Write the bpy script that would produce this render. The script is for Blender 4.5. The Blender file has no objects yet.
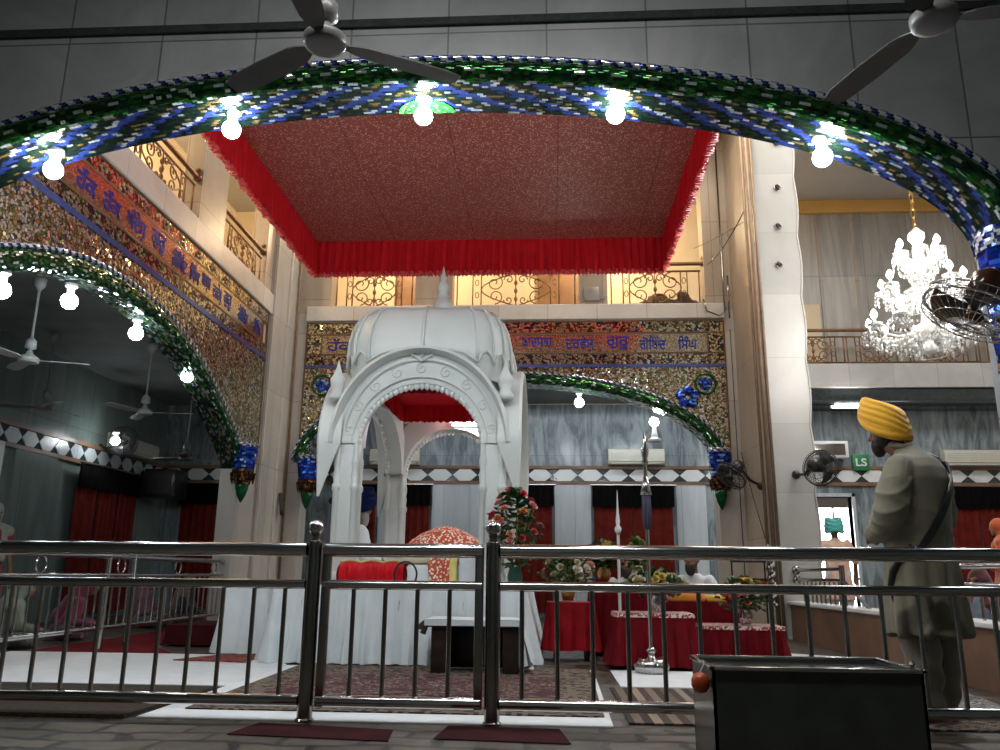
import bpy, bmesh, math, random
from mathutils import Vector, Matrix, noise
PI = math.pi
random.seed(7)
SC = bpy.context.scene
COL = SC.collection

# ------------------------------------------------------------------ mesh builder
class MB:
    def __init__(s):
        s.v = []; s.f = []; s.uv = []; s.mi = []
        s.cm = 0
    def add(s, vs, fs, uvs=None):
        b = len(s.v)
        s.v += [tuple(p) for p in vs]
        for i, f in enumerate(fs):
            s.f.append([b + k for k in f]); s.uv.append(uvs[i] if uvs else None); s.mi.append(s.cm)
        return s
    def xform(s, M, start=0):
        s.v = s.v[:start] + [tuple(M @ Vector(p)) for p in s.v[start:]]
        return s
    def box(s, x0, x1, y0, y1, z0, z1):
        vs = [(x0,y0,z0),(x1,y0,z0),(x1,y1,z0),(x0,y1,z0),(x0,y0,z1),(x1,y0,z1),(x1,y1,z1),(x0,y1,z1)]
        return s.add(vs, [(3,2,1,0),(4,5,6,7),(0,1,5,4),(1,2,6,5),(2,3,7,6),(3,0,4,7)])
    def bbox(s, x0, x1, y0, y1, z0, z1, b=.01):
        """box with chamfered edges"""
        bm = bmesh.new()
        m = Matrix.Translation(((x0+x1)/2,(y0+y1)/2,(z0+z1)/2)) @ Matrix.Diagonal((x1-x0,y1-y0,z1-z0,1))
        bmesh.ops.create_cube(bm, size=1, matrix=m)
        bmesh.ops.bevel(bm, geom=list(bm.edges), offset=min(b, .45*min(x1-x0,y1-y0,z1-z0)), segments=2, affect='EDGES', profile=.5)
        return s.frombm(bm)
    def frombm(s, bm):
        bm.verts.index_update()
        s.add([v.co[:] for v in bm.verts], [[v.index for v in f.verts] for f in bm.faces]); bm.free()
        return s
    def tube(s, pts, r, n=8, caps=True, closed=False):
        pts = [Vector(p) for p in pts]; N = len(pts)
        rr = r if isinstance(r, (list, tuple)) else [r]*N
        prev = None; rings = []
        for i, p in enumerate(pts):
            if closed: t = pts[(i+1) % N] - pts[i-1]
            else: t = pts[min(i+1, N-1)] - pts[max(i-1, 0)]
            if t.length < 1e-9: t = Vector((0,0,1))
            t.normalize()
            if prev is None:
                a = Vector((0,0,1)) if abs(t.z) < .9 else Vector((1,0,0))
                u = t.cross(a).normalized()
            else:
                u = prev - t*prev.dot(t)
                if u.length < 1e-6: u = t.orthogonal()
                u.normalize()
            w = t.cross(u); prev = u
            rings.append([p + (u*math.cos(2*PI*k/n) + w*math.sin(2*PI*k/n))*rr[i] for k in range(n)])
        vs = [q for ring in rings for q in ring]; fs = []; uv = []
        L = 0
        for i in range(N if closed else N-1):
            j = (i+1) % N; d = (pts[j]-pts[i]).length
            for k in range(n):
                k2 = (k+1) % n
                fs.append((i*n+k, i*n+k2, j*n+k2, j*n+k)); c = 2*PI*rr[i]/n
                uv.append([(L,k*c),(L,(k+1)*c),(L+d,(k+1)*c),(L+d,k*c)])
            L += d
        if caps and not closed:
            fs.append(tuple(range(n))[::-1]); fs.append(tuple((N-1)*n+k for k in range(n))); uv += [None, None]
        return s.add(vs, fs, uv)
    def lathe(s, prof, n=16, c=(0,0,0), M=None, caps=True):
        vs = []; fs = []
        for (r, z) in prof:
            for k in range(n):
                a = 2*PI*k/n
                vs.append(Vector((r*math.cos(a), r*math.sin(a), z)))
        if M is not None: vs = [M @ p for p in vs]
        c = Vector(c); vs = [p + c for p in vs]
        m = len(prof)
        for i in range(m-1):
            for k in range(n):
                k2 = (k+1) % n
                fs.append((i*n+k, i*n+k2, (i+1)*n+k2, (i+1)*n+k))
        if caps:
            if prof[0][0] > 1e-6: fs.append(tuple(range(n))[::-1])
            if prof[-1][0] > 1e-6: fs.append(tuple((m-1)*n+k for k in range(n)))
        return s.add(vs, fs)
    def ball(s, c, r, n=12, sc=(1,1,1), M=None):
        m = max(4, n//2)
        pr = [(max(1e-4, math.sin(PI*i/m)), -math.cos(PI*i/m)) for i in range(m+1)]
        D = Matrix.Diagonal((r*sc[0], r*sc[1], r*sc[2]))
        if M is not None: D = M.to_3x3() @ D
        return s.lathe(pr, n, c, D, caps=False)
    def grid(s, fn, nu, nv, us=1., vs_=1., flip=False):
        vs = []; fs = []; uv = []
        for j in range(nv+1):
            for i in range(nu+1):
                vs.append(fn(i/nu, j/nv))
        for j in range(nv):
            for i in range(nu):
                q = [j*(nu+1)+i, j*(nu+1)+i+1, (j+1)*(nu+1)+i+1, (j+1)*(nu+1)+i]
                t = [(i/nu*us, j/nv*vs_), ((i+1)/nu*us, j/nv*vs_), ((i+1)/nu*us, (j+1)/nv*vs_), (i/nu*us, (j+1)/nv*vs_)]
                if flip: q.reverse(); t.reverse()
                fs.append(q); uv.append(t)
        return s.add(vs, fs, uv)
    def cap(s, p0, p1, r0, r1, n=12):
        """closed tapered capsule, for fusing"""
        p0 = Vector(p0); p1 = Vector(p1); d = p1-p0; L = max(d.length, 1e-5); d = d/L
        q = d.to_track_quat('Z', 'Y').to_matrix()
        pr = [(1e-4, -r0)] + [(r0*math.cos(a), r0*math.sin(a)) for a in (-1.1,-.6,0)] + [(r1*math.cos(a), L+r1*math.sin(a)) for a in (0,.6,1.1)] + [(1e-4, L+r1)]
        return s.lathe(pr, n, p0, q, caps=False)
    def chain(s, pts, rs, n=12):
        for i in range(len(pts)-1): s.cap(pts[i], pts[i+1], rs[i], rs[i+1], n)
        return s
    def loft(s, rings, n=20):
        """rings: (cx,cy,cz,rx,ry[,rot]) horizontal ellipses, closed body"""
        vs = []; fs = []
        for R in rings:
            a0 = R[5] if len(R) > 5 else 0
            for k in range(n):
                a = 2*PI*k/n; x = R[3]*math.cos(a); y = R[4]*math.sin(a)
                vs.append((R[0]+x*math.cos(a0)-y*math.sin(a0), R[1]+x*math.sin(a0)+y*math.cos(a0), R[2]))
        m = len(rings)
        for i in range(m-1):
            for k in range(n):
                k2 = (k+1) % n; fs.append((i*n+k, i*n+k2, (i+1)*n+k2, (i+1)*n+k))
        fs.append(tuple(range(n))[::-1]); fs.append(tuple((m-1)*n+k for k in range(n)))
        return s.add(vs, fs)
    def prism(s, poly, axis, a0, a1):
        """extrude a 2D polygon: axis 'y' -> (x,z) polygon; 'x' -> (y,z); 'z' -> (x,y)"""
        P = {'y': lambda p, a: (p[0], a, p[1]), 'x': lambda p, a: (a, p[0], p[1]), 'z': lambda p, a: (p[0], p[1], a)}[axis]
        n = len(poly)
        vs = [P(p, a0) for p in poly] + [P(p, a1) for p in poly]
        fs = [tuple(range(n)), tuple(range(2*n-1, n-1, -1))] + [(i, n+i, n+(i+1) % n, (i+1) % n) for i in range(n)]
        return s.add(vs, fs)

def mesh_of(name, mb, mats, smooth=False, off=None, recalc=True):
    me = bpy.data.meshes.new(name)
    vs = mb.v if off is None else [tuple(off @ Vector(p)) for p in mb.v]
    me.from_pydata(vs, [], mb.f)
    uvl = me.uv_layers.new(name='UVMap')
    data = [0.0]*(2*len(me.loops))
    for i, poly in enumerate(me.polygons):
        u = mb.uv[i]
        if u is None:
            pts = [Vector(mb.v[k]) for k in mb.f[i]]
            nn = Vector((0,0,0))
            for a in range(len(pts)):
                p, q = pts[a], pts[(a+1) % len(pts)]
                nn += p.cross(q)
            ax = max(range(3), key=lambda k: abs(nn[k]))
            if ax == 0: u = [(p.y, p.z) for p in pts]
            elif ax == 1: u = [(p.x, p.z) for p in pts]
            else: u = [(p.x, p.y) for p in pts]
        for k, li in enumerate(poly.loop_indices):
            data[2*li] = u[k][0]; data[2*li+1] = u[k][1]
    uvl.data.foreach_set('uv', data)
    for m in (mats if isinstance(mats, (list, tuple)) else [mats]): me.materials.append(m)
    me.polygons.foreach_set('material_index', mb.mi)
    if recalc:
        bm = bmesh.new(); bm.from_mesh(me); bmesh.ops.recalc_face_normals(bm, faces=bm.faces); bm.to_mesh(me); bm.free()
    if smooth is True: me.polygons.foreach_set('use_smooth', [True]*len(me.polygons))
    elif smooth:
        me.polygons.foreach_set('use_smooth', [True]*len(me.polygons))
        me.set_sharp_from_angle(angle=math.radians(smooth))
    me.update()
    return me

def link(name, data, parent=None):
    o = bpy.data.objects.new(name, data); COL.objects.link(o)
    if parent is not None: o.parent = parent
    return o

def part(name, mb, mat, parent, smooth=40, world=True, label=None, recalc=True):
    """a child mesh; when world, the mb holds world coordinates and is moved to the root's frame"""
    off = None
    if world:
        r = parent; M = Matrix.Identity(4)
        while r is not None:
            M = Matrix.LocRotScale(r.location, r.rotation_euler, r.scale) @ M; r = r.parent
        off = M.inverted()
    o = link(name, mesh_of(name, mb, mat, smooth, off, recalc), parent)
    if label: o['label'] = label
    return o

def tag(o, label, cat, group=None):
    o['label'] = label; o['category'] = cat
    if group: o['group'] = group
    return o

def thing(name, label, cat, loc=(0,0,0), rz=0, group=None):
    o = link(name, None); o.location = loc; o.rotation_euler = (0,0,rz); o.empty_display_size = .1
    return tag(o, label, cat, group)

def single(name, mb, mat, label, cat, loc=(0,0,0), smooth=40, group=None, world=True, rz=0):
    off = Matrix.LocRotScale(Vector(loc), Matrix.Rotation(rz,3,'Z').to_euler(), Vector((1,1,1)))
    o = link(name, mesh_of(name, mb, mat, smooth, off.inverted() if world else None))
    o.location = loc; o.rotation_euler = (0,0,rz)
    return tag(o, label, cat, group)

def struct(name, mb, mat, smooth=False, parent=None):
    o = link(name, mesh_of(name, mb, mat, smooth), parent)
    if parent is None: o['kind'] = 'structure'
    return o

def dup(root, loc, rz=None, label=None, group=None, cat=None):
    r = root.copy(); COL.objects.link(r); r.location = loc
    if rz is not None: r.rotation_euler = (0,0,rz)
    if label: r['label'] = label
    if group: r['group'] = group
    for ch in list(root.children):
        c = ch.copy(); COL.objects.link(c); c.parent = r
        for g in ch.children:
            d = g.copy(); COL.objects.link(d); d.parent = c
    return r

def fuse(mb, voxel=.012, smooth=4, disp=None):
    """union of closed pieces into one continuous skin"""
    me = bpy.data.meshes.new('fuse_tmp'); me.from_pydata(mb.v, [], mb.f)
    bm = bmesh.new(); bm.from_mesh(me); bmesh.ops.recalc_face_normals(bm, faces=bm.faces); bm.to_mesh(me); bm.free()
    o = bpy.data.objects.new('fuse_tmp', me); COL.objects.link(o)
    m = o.modifiers.new('r', 'REMESH'); m.mode = 'VOXEL'; m.voxel_size = voxel
    if smooth:
        k = o.modifiers.new('s', 'SMOOTH'); k.iterations = smooth; k.factor = .5
    dg = bpy.context.evaluated_depsgraph_get()
    ev = o.evaluated_get(dg); e2 = bpy.data.meshes.new_from_object(ev)
    out = MB()
    vs = [v.co.copy() for v in e2.vertices]
    if disp:
        ns = [v.normal.copy() for v in e2.vertices]
        vs = [p + n*disp(p) for p, n in zip(vs, ns)]
    out.add(vs, [tuple(p.vertices) for p in e2.polygons])
    bpy.data.objects.remove(o); bpy.data.meshes.remove(me); bpy.data.meshes.remove(e2)
    return out

# ------------------------------------------------------------------ materials
class NT:
    def __init__(s, name):
        s.m = bpy.data.materials.new(name); s.m.use_nodes = True
        s.t = s.m.node_tree; s.n = s.t.nodes
        s.b = s.n['Principled BSDF']
    def new(s, typ, **kw):
        nd = s.n.new(typ)
        for k, v in kw.items():
            if k in nd.inputs: nd.inputs[k].default_value = v
            else: setattr(nd, k, v)
        return nd
    def ln(s, a, b): s.t.links.new(a, b); return s
    def uv(s): return s.new('ShaderNodeTexCoord').outputs['UV']
    def obj(s): return s.new('ShaderNodeTexCoord').outputs['Object']
    def math(s, op, a, b=None, c=None):
        nd = s.new('ShaderNodeMath', operation=op)
        for i, x in enumerate((a, b, c)):
            if x is None: continue
            if isinstance(x, (int, float)): nd.inputs[i].default_value = x
            else: s.ln(x, nd.inputs[i])
        return nd.outputs[0]
    def ramp(s, fac, stops, interp='LINEAR'):
        nd = s.new('ShaderNodeValToRGB'); cr = nd.color_ramp; cr.interpolation = interp
        while len(cr.elements) < len(stops): cr.elements.new(0.5)
        for e, (p, c) in zip(cr.elements, stops):
            e.position = p; e.color = (*c, 1) if len(c) == 3 else c
        s.ln(fac, nd.inputs[0]); return nd.outputs[0]
    def mix(s, fac, a, b, mode='MIX'):
        nd = s.new('ShaderNodeMix', data_type='RGBA', blend_type=mode)
        for sock, x in ((nd.inputs[0], fac), (nd.inputs[6], a), (nd.inputs[7], b)):
            if isinstance(x, (int, float)): sock.default_value = x
            elif isinstance(x, tuple): sock.default_value = (*x, 1)
            else: s.ln(x, sock)
        return nd.outputs[2]
    def noise(s, vec, scale, detail=3, dist=0., rough=.5):
        nd = s.new('ShaderNodeTexNoise', Scale=scale, Detail=detail, Distortion=dist, Roughness=rough)
        if vec is not None: s.ln(vec, nd.inputs['Vector'])
        return nd
    def scale(s, vec, sc):
        nd = s.new('ShaderNodeMapping'); nd.inputs['Scale'].default_value = sc; s.ln(vec, nd.inputs['Vector']); return nd.outputs[0]
    def bump(s, h, strength=.3, dist=.01):
        nd = s.new('ShaderNodeBump', Strength=strength, Distance=dist); s.ln(h, nd.inputs['Height']); s.ln(nd.outputs[0], s.b.inputs['Normal'])
    def set(s, col=None, rough=None, metal=None, **kw):
        for k, v in (('Base Color', col), ('Roughness', rough), ('Metallic', metal)):
            if v is None: continue
            if isinstance(v, tuple): s.b.inputs[k].default_value = (*v, 1)
            elif isinstance(v, (int, float)): s.b.inputs[k].default_value = v
            else: s.ln(v, s.b.inputs[k])
        for k, v in kw.items(): s.b.inputs[k.replace('_', ' ')].default_value = v
        return s.m

def plain(name, col, rough=.6, metal=0., var=.12, vscale=8., bump=0., bscale=60., **kw):
    t = NT(name); c = t.obj()
    n = t.noise(c, vscale, 4)
    a = tuple(x*(1-var) for x in col); b = tuple(min(1, x*(1+var)) for x in col)
    t.set(t.ramp(n.outputs[0], [(.3, a), (.7, b)]), rough, metal, **kw)
    if bump:
        t.bump(t.noise(c, bscale, 4).outputs[0], bump, .005)
    return t.m

def cloth(name, col, rough=.85, var=.15, weave=250., sheen=.3):
    t = NT(name); c = t.obj()
    n = t.noise(c, 6, 4)
    a = tuple(x*(1-var) for x in col); b = tuple(min(1, x*(1+var)) for x in col)
    t.set(t.ramp(n.outputs[0], [(.3, a), (.7, b)]), rough, 0., Sheen_Weight=sheen, Specular_IOR_Level=.5 if sheen else .15)
    t.bump(t.noise(c, weave, 2).outputs[0], .25, .002)
    return t.m

def marble(name, base, vein, scale=1.2, stretch=(1,1,1), rough=.25, joint=None, jcol=(.2,.2,.2), contrast=(.35,.65)):
    """veined stone, optional slab joints joint=(w,h) in metres read from the UVs"""
    t = NT(name); u = t.uv()
    v = t.scale(u, stretch)
    n = t.noise(v, scale, 8, 1.6, .62)
    col = t.ramp(n.outputs[0], [(contrast[0], vein), (contrast[1], base)])
    n2 = t.noise(v, scale*.4, 3)
    col = t.mix(.35, col, t.ramp(n2.outputs[0], [(.3, tuple(x*.8 for x in base)), (.7, tuple(min(1, x*1.15) for x in base))]))
    if joint:
        br = t.new('ShaderNodeTexBrick', Scale=1.0)
        br.offset = 0; br.inputs['Mortar Size'].default_value = .006
        br.inputs['Brick Width'].default_value = joint[0]; br.inputs['Row Height'].default_value = joint[1]
        br.inputs['Color1'].default_value = (1,1,1,1); br.inputs['Color2'].default_value = (.82,.84,.85,1); br.inputs['Mortar'].default_value = (*jcol,1)
        t.ln(u, br.inputs['Vector'])
        col = t.mix(1., col, br.outputs['Color'], 'MULTIPLY')
    return t.set(col, rough, 0.)

def flake(name, stops, size=.03, metal=.75, rough=.12, wob=.35):
    """mirror-glass mosaic: random chips, each with its own tilt"""
    t = NT(name); u = t.uv()
    vo = t.new('ShaderNodeTexVoronoi', Scale=1/size); t.ln(u, vo.inputs['Vector'])
    sep = t.new('ShaderNodeSeparateColor'); t.ln(vo.outputs['Color'], sep.inputs[0])
    col = t.ramp(sep.outputs[0], stops, 'CONSTANT')
    ed = t.new('ShaderNodeTexVoronoi', Scale=1/size, feature='DISTANCE_TO_EDGE'); t.ln(u, ed.inputs['Vector'])
    col = t.mix(t.math('LESS_THAN', ed.outputs['Distance'], .06), col, (.05,.04,.03))
    t.set(col, rough, metal)
    t.tilt(vo.outputs['Color'], wob)
    return t.m
def _tilt(t, color, wob):
    g = t.new('ShaderNodeNewGeometry')
    a = t.new('ShaderNodeVectorMath', operation='SUBTRACT'); t.ln(color, a.inputs[0]); a.inputs[1].default_value = (.5,.5,.5)
    b = t.new('ShaderNodeVectorMath', operation='SCALE'); t.ln(a.outputs[0], b.inputs[0]); b.inputs['Scale'].default_value = wob
    c = t.new('ShaderNodeVectorMath', operation='ADD'); t.ln(g.outputs['Normal'], c.inputs[0]); t.ln(b.outputs[0], c.inputs[1])
    d = t.new('ShaderNodeVectorMath', operation='NORMALIZE'); t.ln(c.outputs[0], d.inputs[0])
    t.ln(d.outputs[0], t.b.inputs['Normal'])
NT.tilt = _tilt

def tiles(name, a, b, fn, metal=.7, rough=.12, wob=.3):
    """rectangular mirror tiles of a x b metres; fn(t, iu, iv, rnd) gives the colour from tile indices"""
    t = NT(name); u = t.uv()
    s = t.new('ShaderNodeSeparateXYZ'); t.ln(u, s.inputs[0])
    fv = t.math('FLOOR', t.math('DIVIDE', s.outputs[1], b))
    sh = t.math('MULTIPLY', t.math('MODULO', fv, 2.), a*.5)
    fu = t.math('FLOOR', t.math('DIVIDE', t.math('ADD', s.outputs[0], sh), a))
    cb = t.new('ShaderNodeCombineXYZ'); t.ln(fu, cb.inputs[0]); t.ln(fv, cb.inputs[1])
    wn = t.new('ShaderNodeTexWhiteNoise', noise_dimensions='2D'); t.ln(cb.outputs[0], wn.inputs['Vector'])
    t.set(fn(t, fu, fv, wn.outputs['Value']), rough, metal)
    t.tilt(wn.outputs['Color'], wob)
    return t.m

MAT = {}
def diag(step, n, stops, jitter=.25):
    def fn(t, iu, iv, r):
        k = t.math('ADD', iu, t.math('MULTIPLY', iv, step))
        k = t.math('ADD', t.math('FLOORED_MODULO', k, n), t.math('MULTIPLY', r, jitter*n))
        return t.ramp(t.math('DIVIDE', k, n), stops, 'CONSTANT')
    return fn
# arch tiles
MAT['soffit'] = tiles('mirror_tile_stripes', .04, .022, diag(1.0, 9., [(0,(.04,.07,.28)),(.24,(.55,.6,.62)),(.3,(.015,.025,.02)),(.5,(.2,.14,.05)),(.57,(.012,.03,.02)),(.84,(.4,.44,.46)),(.88,(.012,.015,.03)),(.95,(.03,.06,.24))], .2), .8, .14, .16)
def green_rows(t, iu, iv, r):
    g = t.ramp(r, [(0,(.012,.06,.015)),(.3,(.02,.13,.03)),(.55,(.015,.05,.04)),(.75,(.05,.16,.03)),(.9,(.02,.03,.02)),(.97,(.7,.8,.75))], 'CONSTANT')
    m = t.math('FLOORED_MODULO', t.math('ADD', iu, t.math('MULTIPLY', iv, 3.)), 7.)
    row = t.math('LESS_THAN', t.math('FLOORED_MODULO', iv, 4.), 1.)
    w = t.math('MULTIPLY', t.math('LESS_THAN', m, 2.), row)
    return t.mix(w, g, (.55,.62,.6))
MAT['green'] = tiles('green_mirror_tile', .034, .02, green_rows, .75, .12, .4)
MAT['rope'] = tiles('blue_white_edge_tile', .024, .02, diag(1.0, 4., [(0,(.9,.92,.95)),(.45,(.06,.1,.4)),(.7,(.03,.04,.12))], .1), .7, .1, .3)
MAT['blue'] = tiles('blue_mirror_tile', .05, .028, lambda t, iu, iv, r: t.ramp(r, [(0,(.01,.03,.3)),(.35,(.02,.08,.65)),(.6,(.04,.2,.9)),(.75,(.01,.02,.15)),(.9,(.4,.6,.95))], 'CONSTANT'), .7, .1, .35)
MAT['gold_flake'] = flake('gold_mirror_mosaic', [(0,(.68,.6,.38)),(.2,(.36,.27,.1)),(.36,(.82,.8,.72)),(.55,(.22,.25,.08)),(.67,(.9,.87,.72)),(.8,(.5,.38,.16)),(.93,(.08,.1,.22))], .03, .8, .12, .24)
def green_silver(t, iu, iv, r):
    return t.ramp(r, [(0,(.03,.1,.04)),(.3,(.06,.2,.06)),(.5,(.6,.64,.62)),(.64,(.03,.06,.05)),(.78,(.5,.55,.6)),(.88,(.08,.12,.3)),(.94,(.3,.26,.1))], 'CONSTANT')
MAT['soffit2'] = tiles('green_silver_mirror_tile', .05, .022, green_silver, .8, .1, .35)
MAT['gold_band'] = flake('amber_mirror_mosaic', [(0,(.75,.62,.42)),(.25,(.65,.5,.3)),(.5,(.8,.72,.55)),(.72,(.5,.38,.2)),(.9,(.85,.82,.75))], .02, .88, .16, .07)
MAT['leaf_flake'] = flake('leaf_mirror_mosaic', [(0,(.7,.6,.35)),(.3,(.1,.14,.04)),(.5,(.75,.7,.55)),(.7,(.03,.05,.25)),(.82,(.25,.05,.04)),(.9,(.8,.8,.7))], .035, .85, .14, .1)
MAT['blue_line'] = plain('blue_glass_line', (.12,.16,.45), .15, .6)
MAT['brown_line'] = plain('brown_inlay', (.13,.07,.03), .3)
MAT['dark_gold'] = tiles('brown_gold_tile', .03, .03, lambda t, iu, iv, r: t.ramp(r, [(0,(.05,.02,.01)),(.5,(.12,.05,.02)),(.75,(.02,.01,.01)),(.9,(.5,.25,.06))], 'CONSTANT'), .6, .15, .3)
MAT['green_glass'] = plain('green_pendant_glass', (.006,.1,.03), .08, .5, .3)
# stone, paint
MAT['front_marble'] = marble('grey_marble_slabs', (.36,.37,.375), (.22,.23,.235), 1.1, (1,1,1), .35, (.66,.86), (.35,.35,.35))
MAT['column'] = marble('white_column_marble', (.58,.55,.5), (.44,.41,.37), .8, (1.5,.7,1), .3, (.85,1.15), (.62,.58,.54))
MAT['cream'] = plain('cream_paint', (.72,.6,.42), .7, 0, .06, 2)
MAT['pier'] = marble('beige_pier_marble', (.44,.37,.3), (.32,.26,.2), .9, (2,.6,1), .35, (.9,1.3), (.55,.5,.45))
MAT['jamb'] = marble('white_jamb_marble', (.6,.59,.55), (.5,.49,.45), .7, (1,1,1), .3, (2,.93), (.8,.78,.76))
MAT['ledge'] = marble('pale_ledge_marble', (.6,.58,.54), (.48,.46,.43), 1.5, (1,1,1), .35, (.8,3), (.6,.6,.6))
MAT['far_marble'] = marble('blue_grey_figured_marble', (.33,.375,.39), (.05,.07,.09), 1.9, (2.6,.5,1), .22, (.62,3.), (.6,.65,.67), (.4,.6))
MAT['pilaster'] = marble('pale_pilaster_marble', (.6,.64,.66), (.44,.48,.5), 1.5, (3,.3,1), .3, (.5,5), (.6,.6,.6))
MAT['upper_marble'] = marble('taupe_wall_marble', (.5,.46,.41), (.28,.26,.23), 1.3, (3.5,.3,1), .35, (.9,2.2), (.5,.5,.5))
MAT['left_marble'] = marble('dim_green_grey_marble', (.2,.245,.225), (.09,.12,.11), 1.0, (2.5,.4,1), .3, (.8,3), (.5,.5,.5))
MAT['granite'] = marble('dark_granite', (.05,.06,.06), (.02,.025,.025), 12, (1,1,1), .12)
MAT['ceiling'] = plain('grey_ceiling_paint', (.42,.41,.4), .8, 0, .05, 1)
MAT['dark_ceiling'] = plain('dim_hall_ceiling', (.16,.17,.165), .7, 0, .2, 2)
MAT['ochre'] = plain('ochre_cornice_paint', (.62,.36,.1), .5, 0, .08, 1)
MAT['gal_door'] = plain('brown_door_varnish', (.2,.1,.045), .5, 0, .25, 4)
MAT['dado'] = plain('brown_stone', (.2,.11,.065), .4, 0, .25, 3)
MAT['white_stone'] = marble('white_marble', (.78,.79,.78), (.66,.68,.68), 2, (1,1,1), .35)
t = NT('shrine_marble'); c = t.obj()
n1 = t.noise(c, 1.4, 5, .8)
t.set(t.ramp(n1.outputs[0], [(.3,(.57,.6,.58)),(.7,(.68,.7,.68))]), .4)
n2 = t.noise(c, 26, 3, 1.5); t.bump(n2.outputs[0], .18, .01)
MAT['shrine'] = t.m
# floor
t = NT('worn_floor_stones'); u = t.uv()
w = t.noise(u, 2.5, 2); sep = t.mix(.2, u, w.outputs['Color'])
br = t.new('ShaderNodeTexBrick', Scale=1.0); br.offset = .5
br.inputs['Brick Width'].default_value = .3; br.inputs['Row Height'].default_value = .17; br.inputs['Mortar Size'].default_value = .018
br.inputs['Color1'].default_value = (.07,.06,.045,1); br.inputs['Color2'].default_value = (.135,.118,.094,1); br.inputs['Mortar'].default_value = (.016,.013,.012,1)
t.ln(sep, br.inputs['Vector'])
nz = t.noise(u, 9, 5)
t.set(t.mix(1., br.outputs['Color'], t.ramp(nz.outputs[0], [(.3,(.55,.5,.48)),(.7,(1,1,1))]), 'MULTIPLY'), .45)
MAT['floor'] = t.m
# metals, plastics
MAT['steel'] = plain('polished_steel', (.55,.54,.53), .15, 1., .05, 3)
MAT['dark_steel'] = plain('dull_steel', (.3,.285,.27), .22, 1., .1, 5)
MAT['iron'] = plain('bronze_painted_iron', (.22,.12,.05), .4, .5, .2, 10)
MAT['brass'] = plain('aged_brass', (.5,.32,.1), .3, 1., .15, 10)
MAT['black'] = plain('black_plastic', (.015,.015,.016), .35, 0, .2)
MAT['fan_white'] = plain('white_fan_enamel', (.6,.62,.62), .3, 0, .05)
MAT['fan_grey'] = plain('dusty_fan_enamel', (.2,.195,.19), .35, 0, .1)
MAT['fan_brown'] = plain('brown_fan_blade', (.07,.065,.06), .4, 0, .1)
MAT['ac'] = plain('ivory_plastic', (.6,.58,.46), .4, 0, .04)
MAT['ac_white'] = plain('white_plastic', (.7,.7,.68), .4, 0, .04)
MAT['pipe'] = plain('brown_conduit', (.2,.13,.08), .5, 0, .15)
MAT['cable'] = plain('dark_cable', (.03,.028,.025), .6)
MAT['wood'] = plain('dark_wood', (.022,.011,.008), .4, 0, .4, 15)
# cloths
MAT['red_satin'] = cloth('red_satin', (.6,.012,.02), .45, .1, 300, .0)
MAT['red_velvet'] = cloth('red_velvet', (.13,.002,.006), .75, .25, 200, .0)
MAT['table_red'] = cloth('bright_red_tablecloth', (.26,.004,.01), .6, .2, 250, 0)
MAT['dark_red'] = cloth('maroon_cloth', (.045,.004,.006), .9, .25, 250, .0)
MAT['white_cloth'] = cloth('white_cotton', (.66,.71,.73), .85, .05)
MAT['sheet'] = cloth('white_floor_sheet', (.72,.75,.77), .9, .06)
MAT['curtain'] = cloth('rust_red_curtain', (.125,.013,.008), .9, .3, 250, 0)
MAT['valance'] = cloth('black_valance', (.004,.003,.003), 1., .3, 250, 0); MAT['valance'].node_tree.nodes['Principled BSDF'].inputs['Specular IOR Level'].default_value = .1
t = NT('brocade_canopy'); u = t.uv()
vo = t.new('ShaderNodeTexVoronoi', Scale=42.); t.ln(u, vo.inputs['Vector'])
sep = t.new('ShaderNodeSeparateColor'); t.ln(vo.outputs['Color'], sep.inputs[0])
spot = t.math('LESS_THAN', vo.outputs['Distance'], .36)
br = t.new('ShaderNodeTexBrick', Scale=1.0); br.offset = 0; br.inputs['Brick Width'].default_value = 1.16; br.inputs['Row Height'].default_value = 40; br.inputs['Mortar Size'].default_value = .008
br.inputs['Color1'].default_value = (1,1,1,1); br.inputs['Color2'].default_value = (1,1,1,1); br.inputs['Mortar'].default_value = (.6,.5,.5,1)
t.ln(u, br.inputs['Vector'])
col = t.mix(t.math('MULTIPLY', spot, .75), (.36,.075,.062), t.ramp(sep.outputs[0], [(0,(.5,.16,.11)),(.4,(.6,.36,.22)),(.8,(.85,.66,.48))]))
t.set(t.mix(1., col, br.outputs['Color'], 'MULTIPLY'), .5); MAT['brocade'] = t.m

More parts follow.
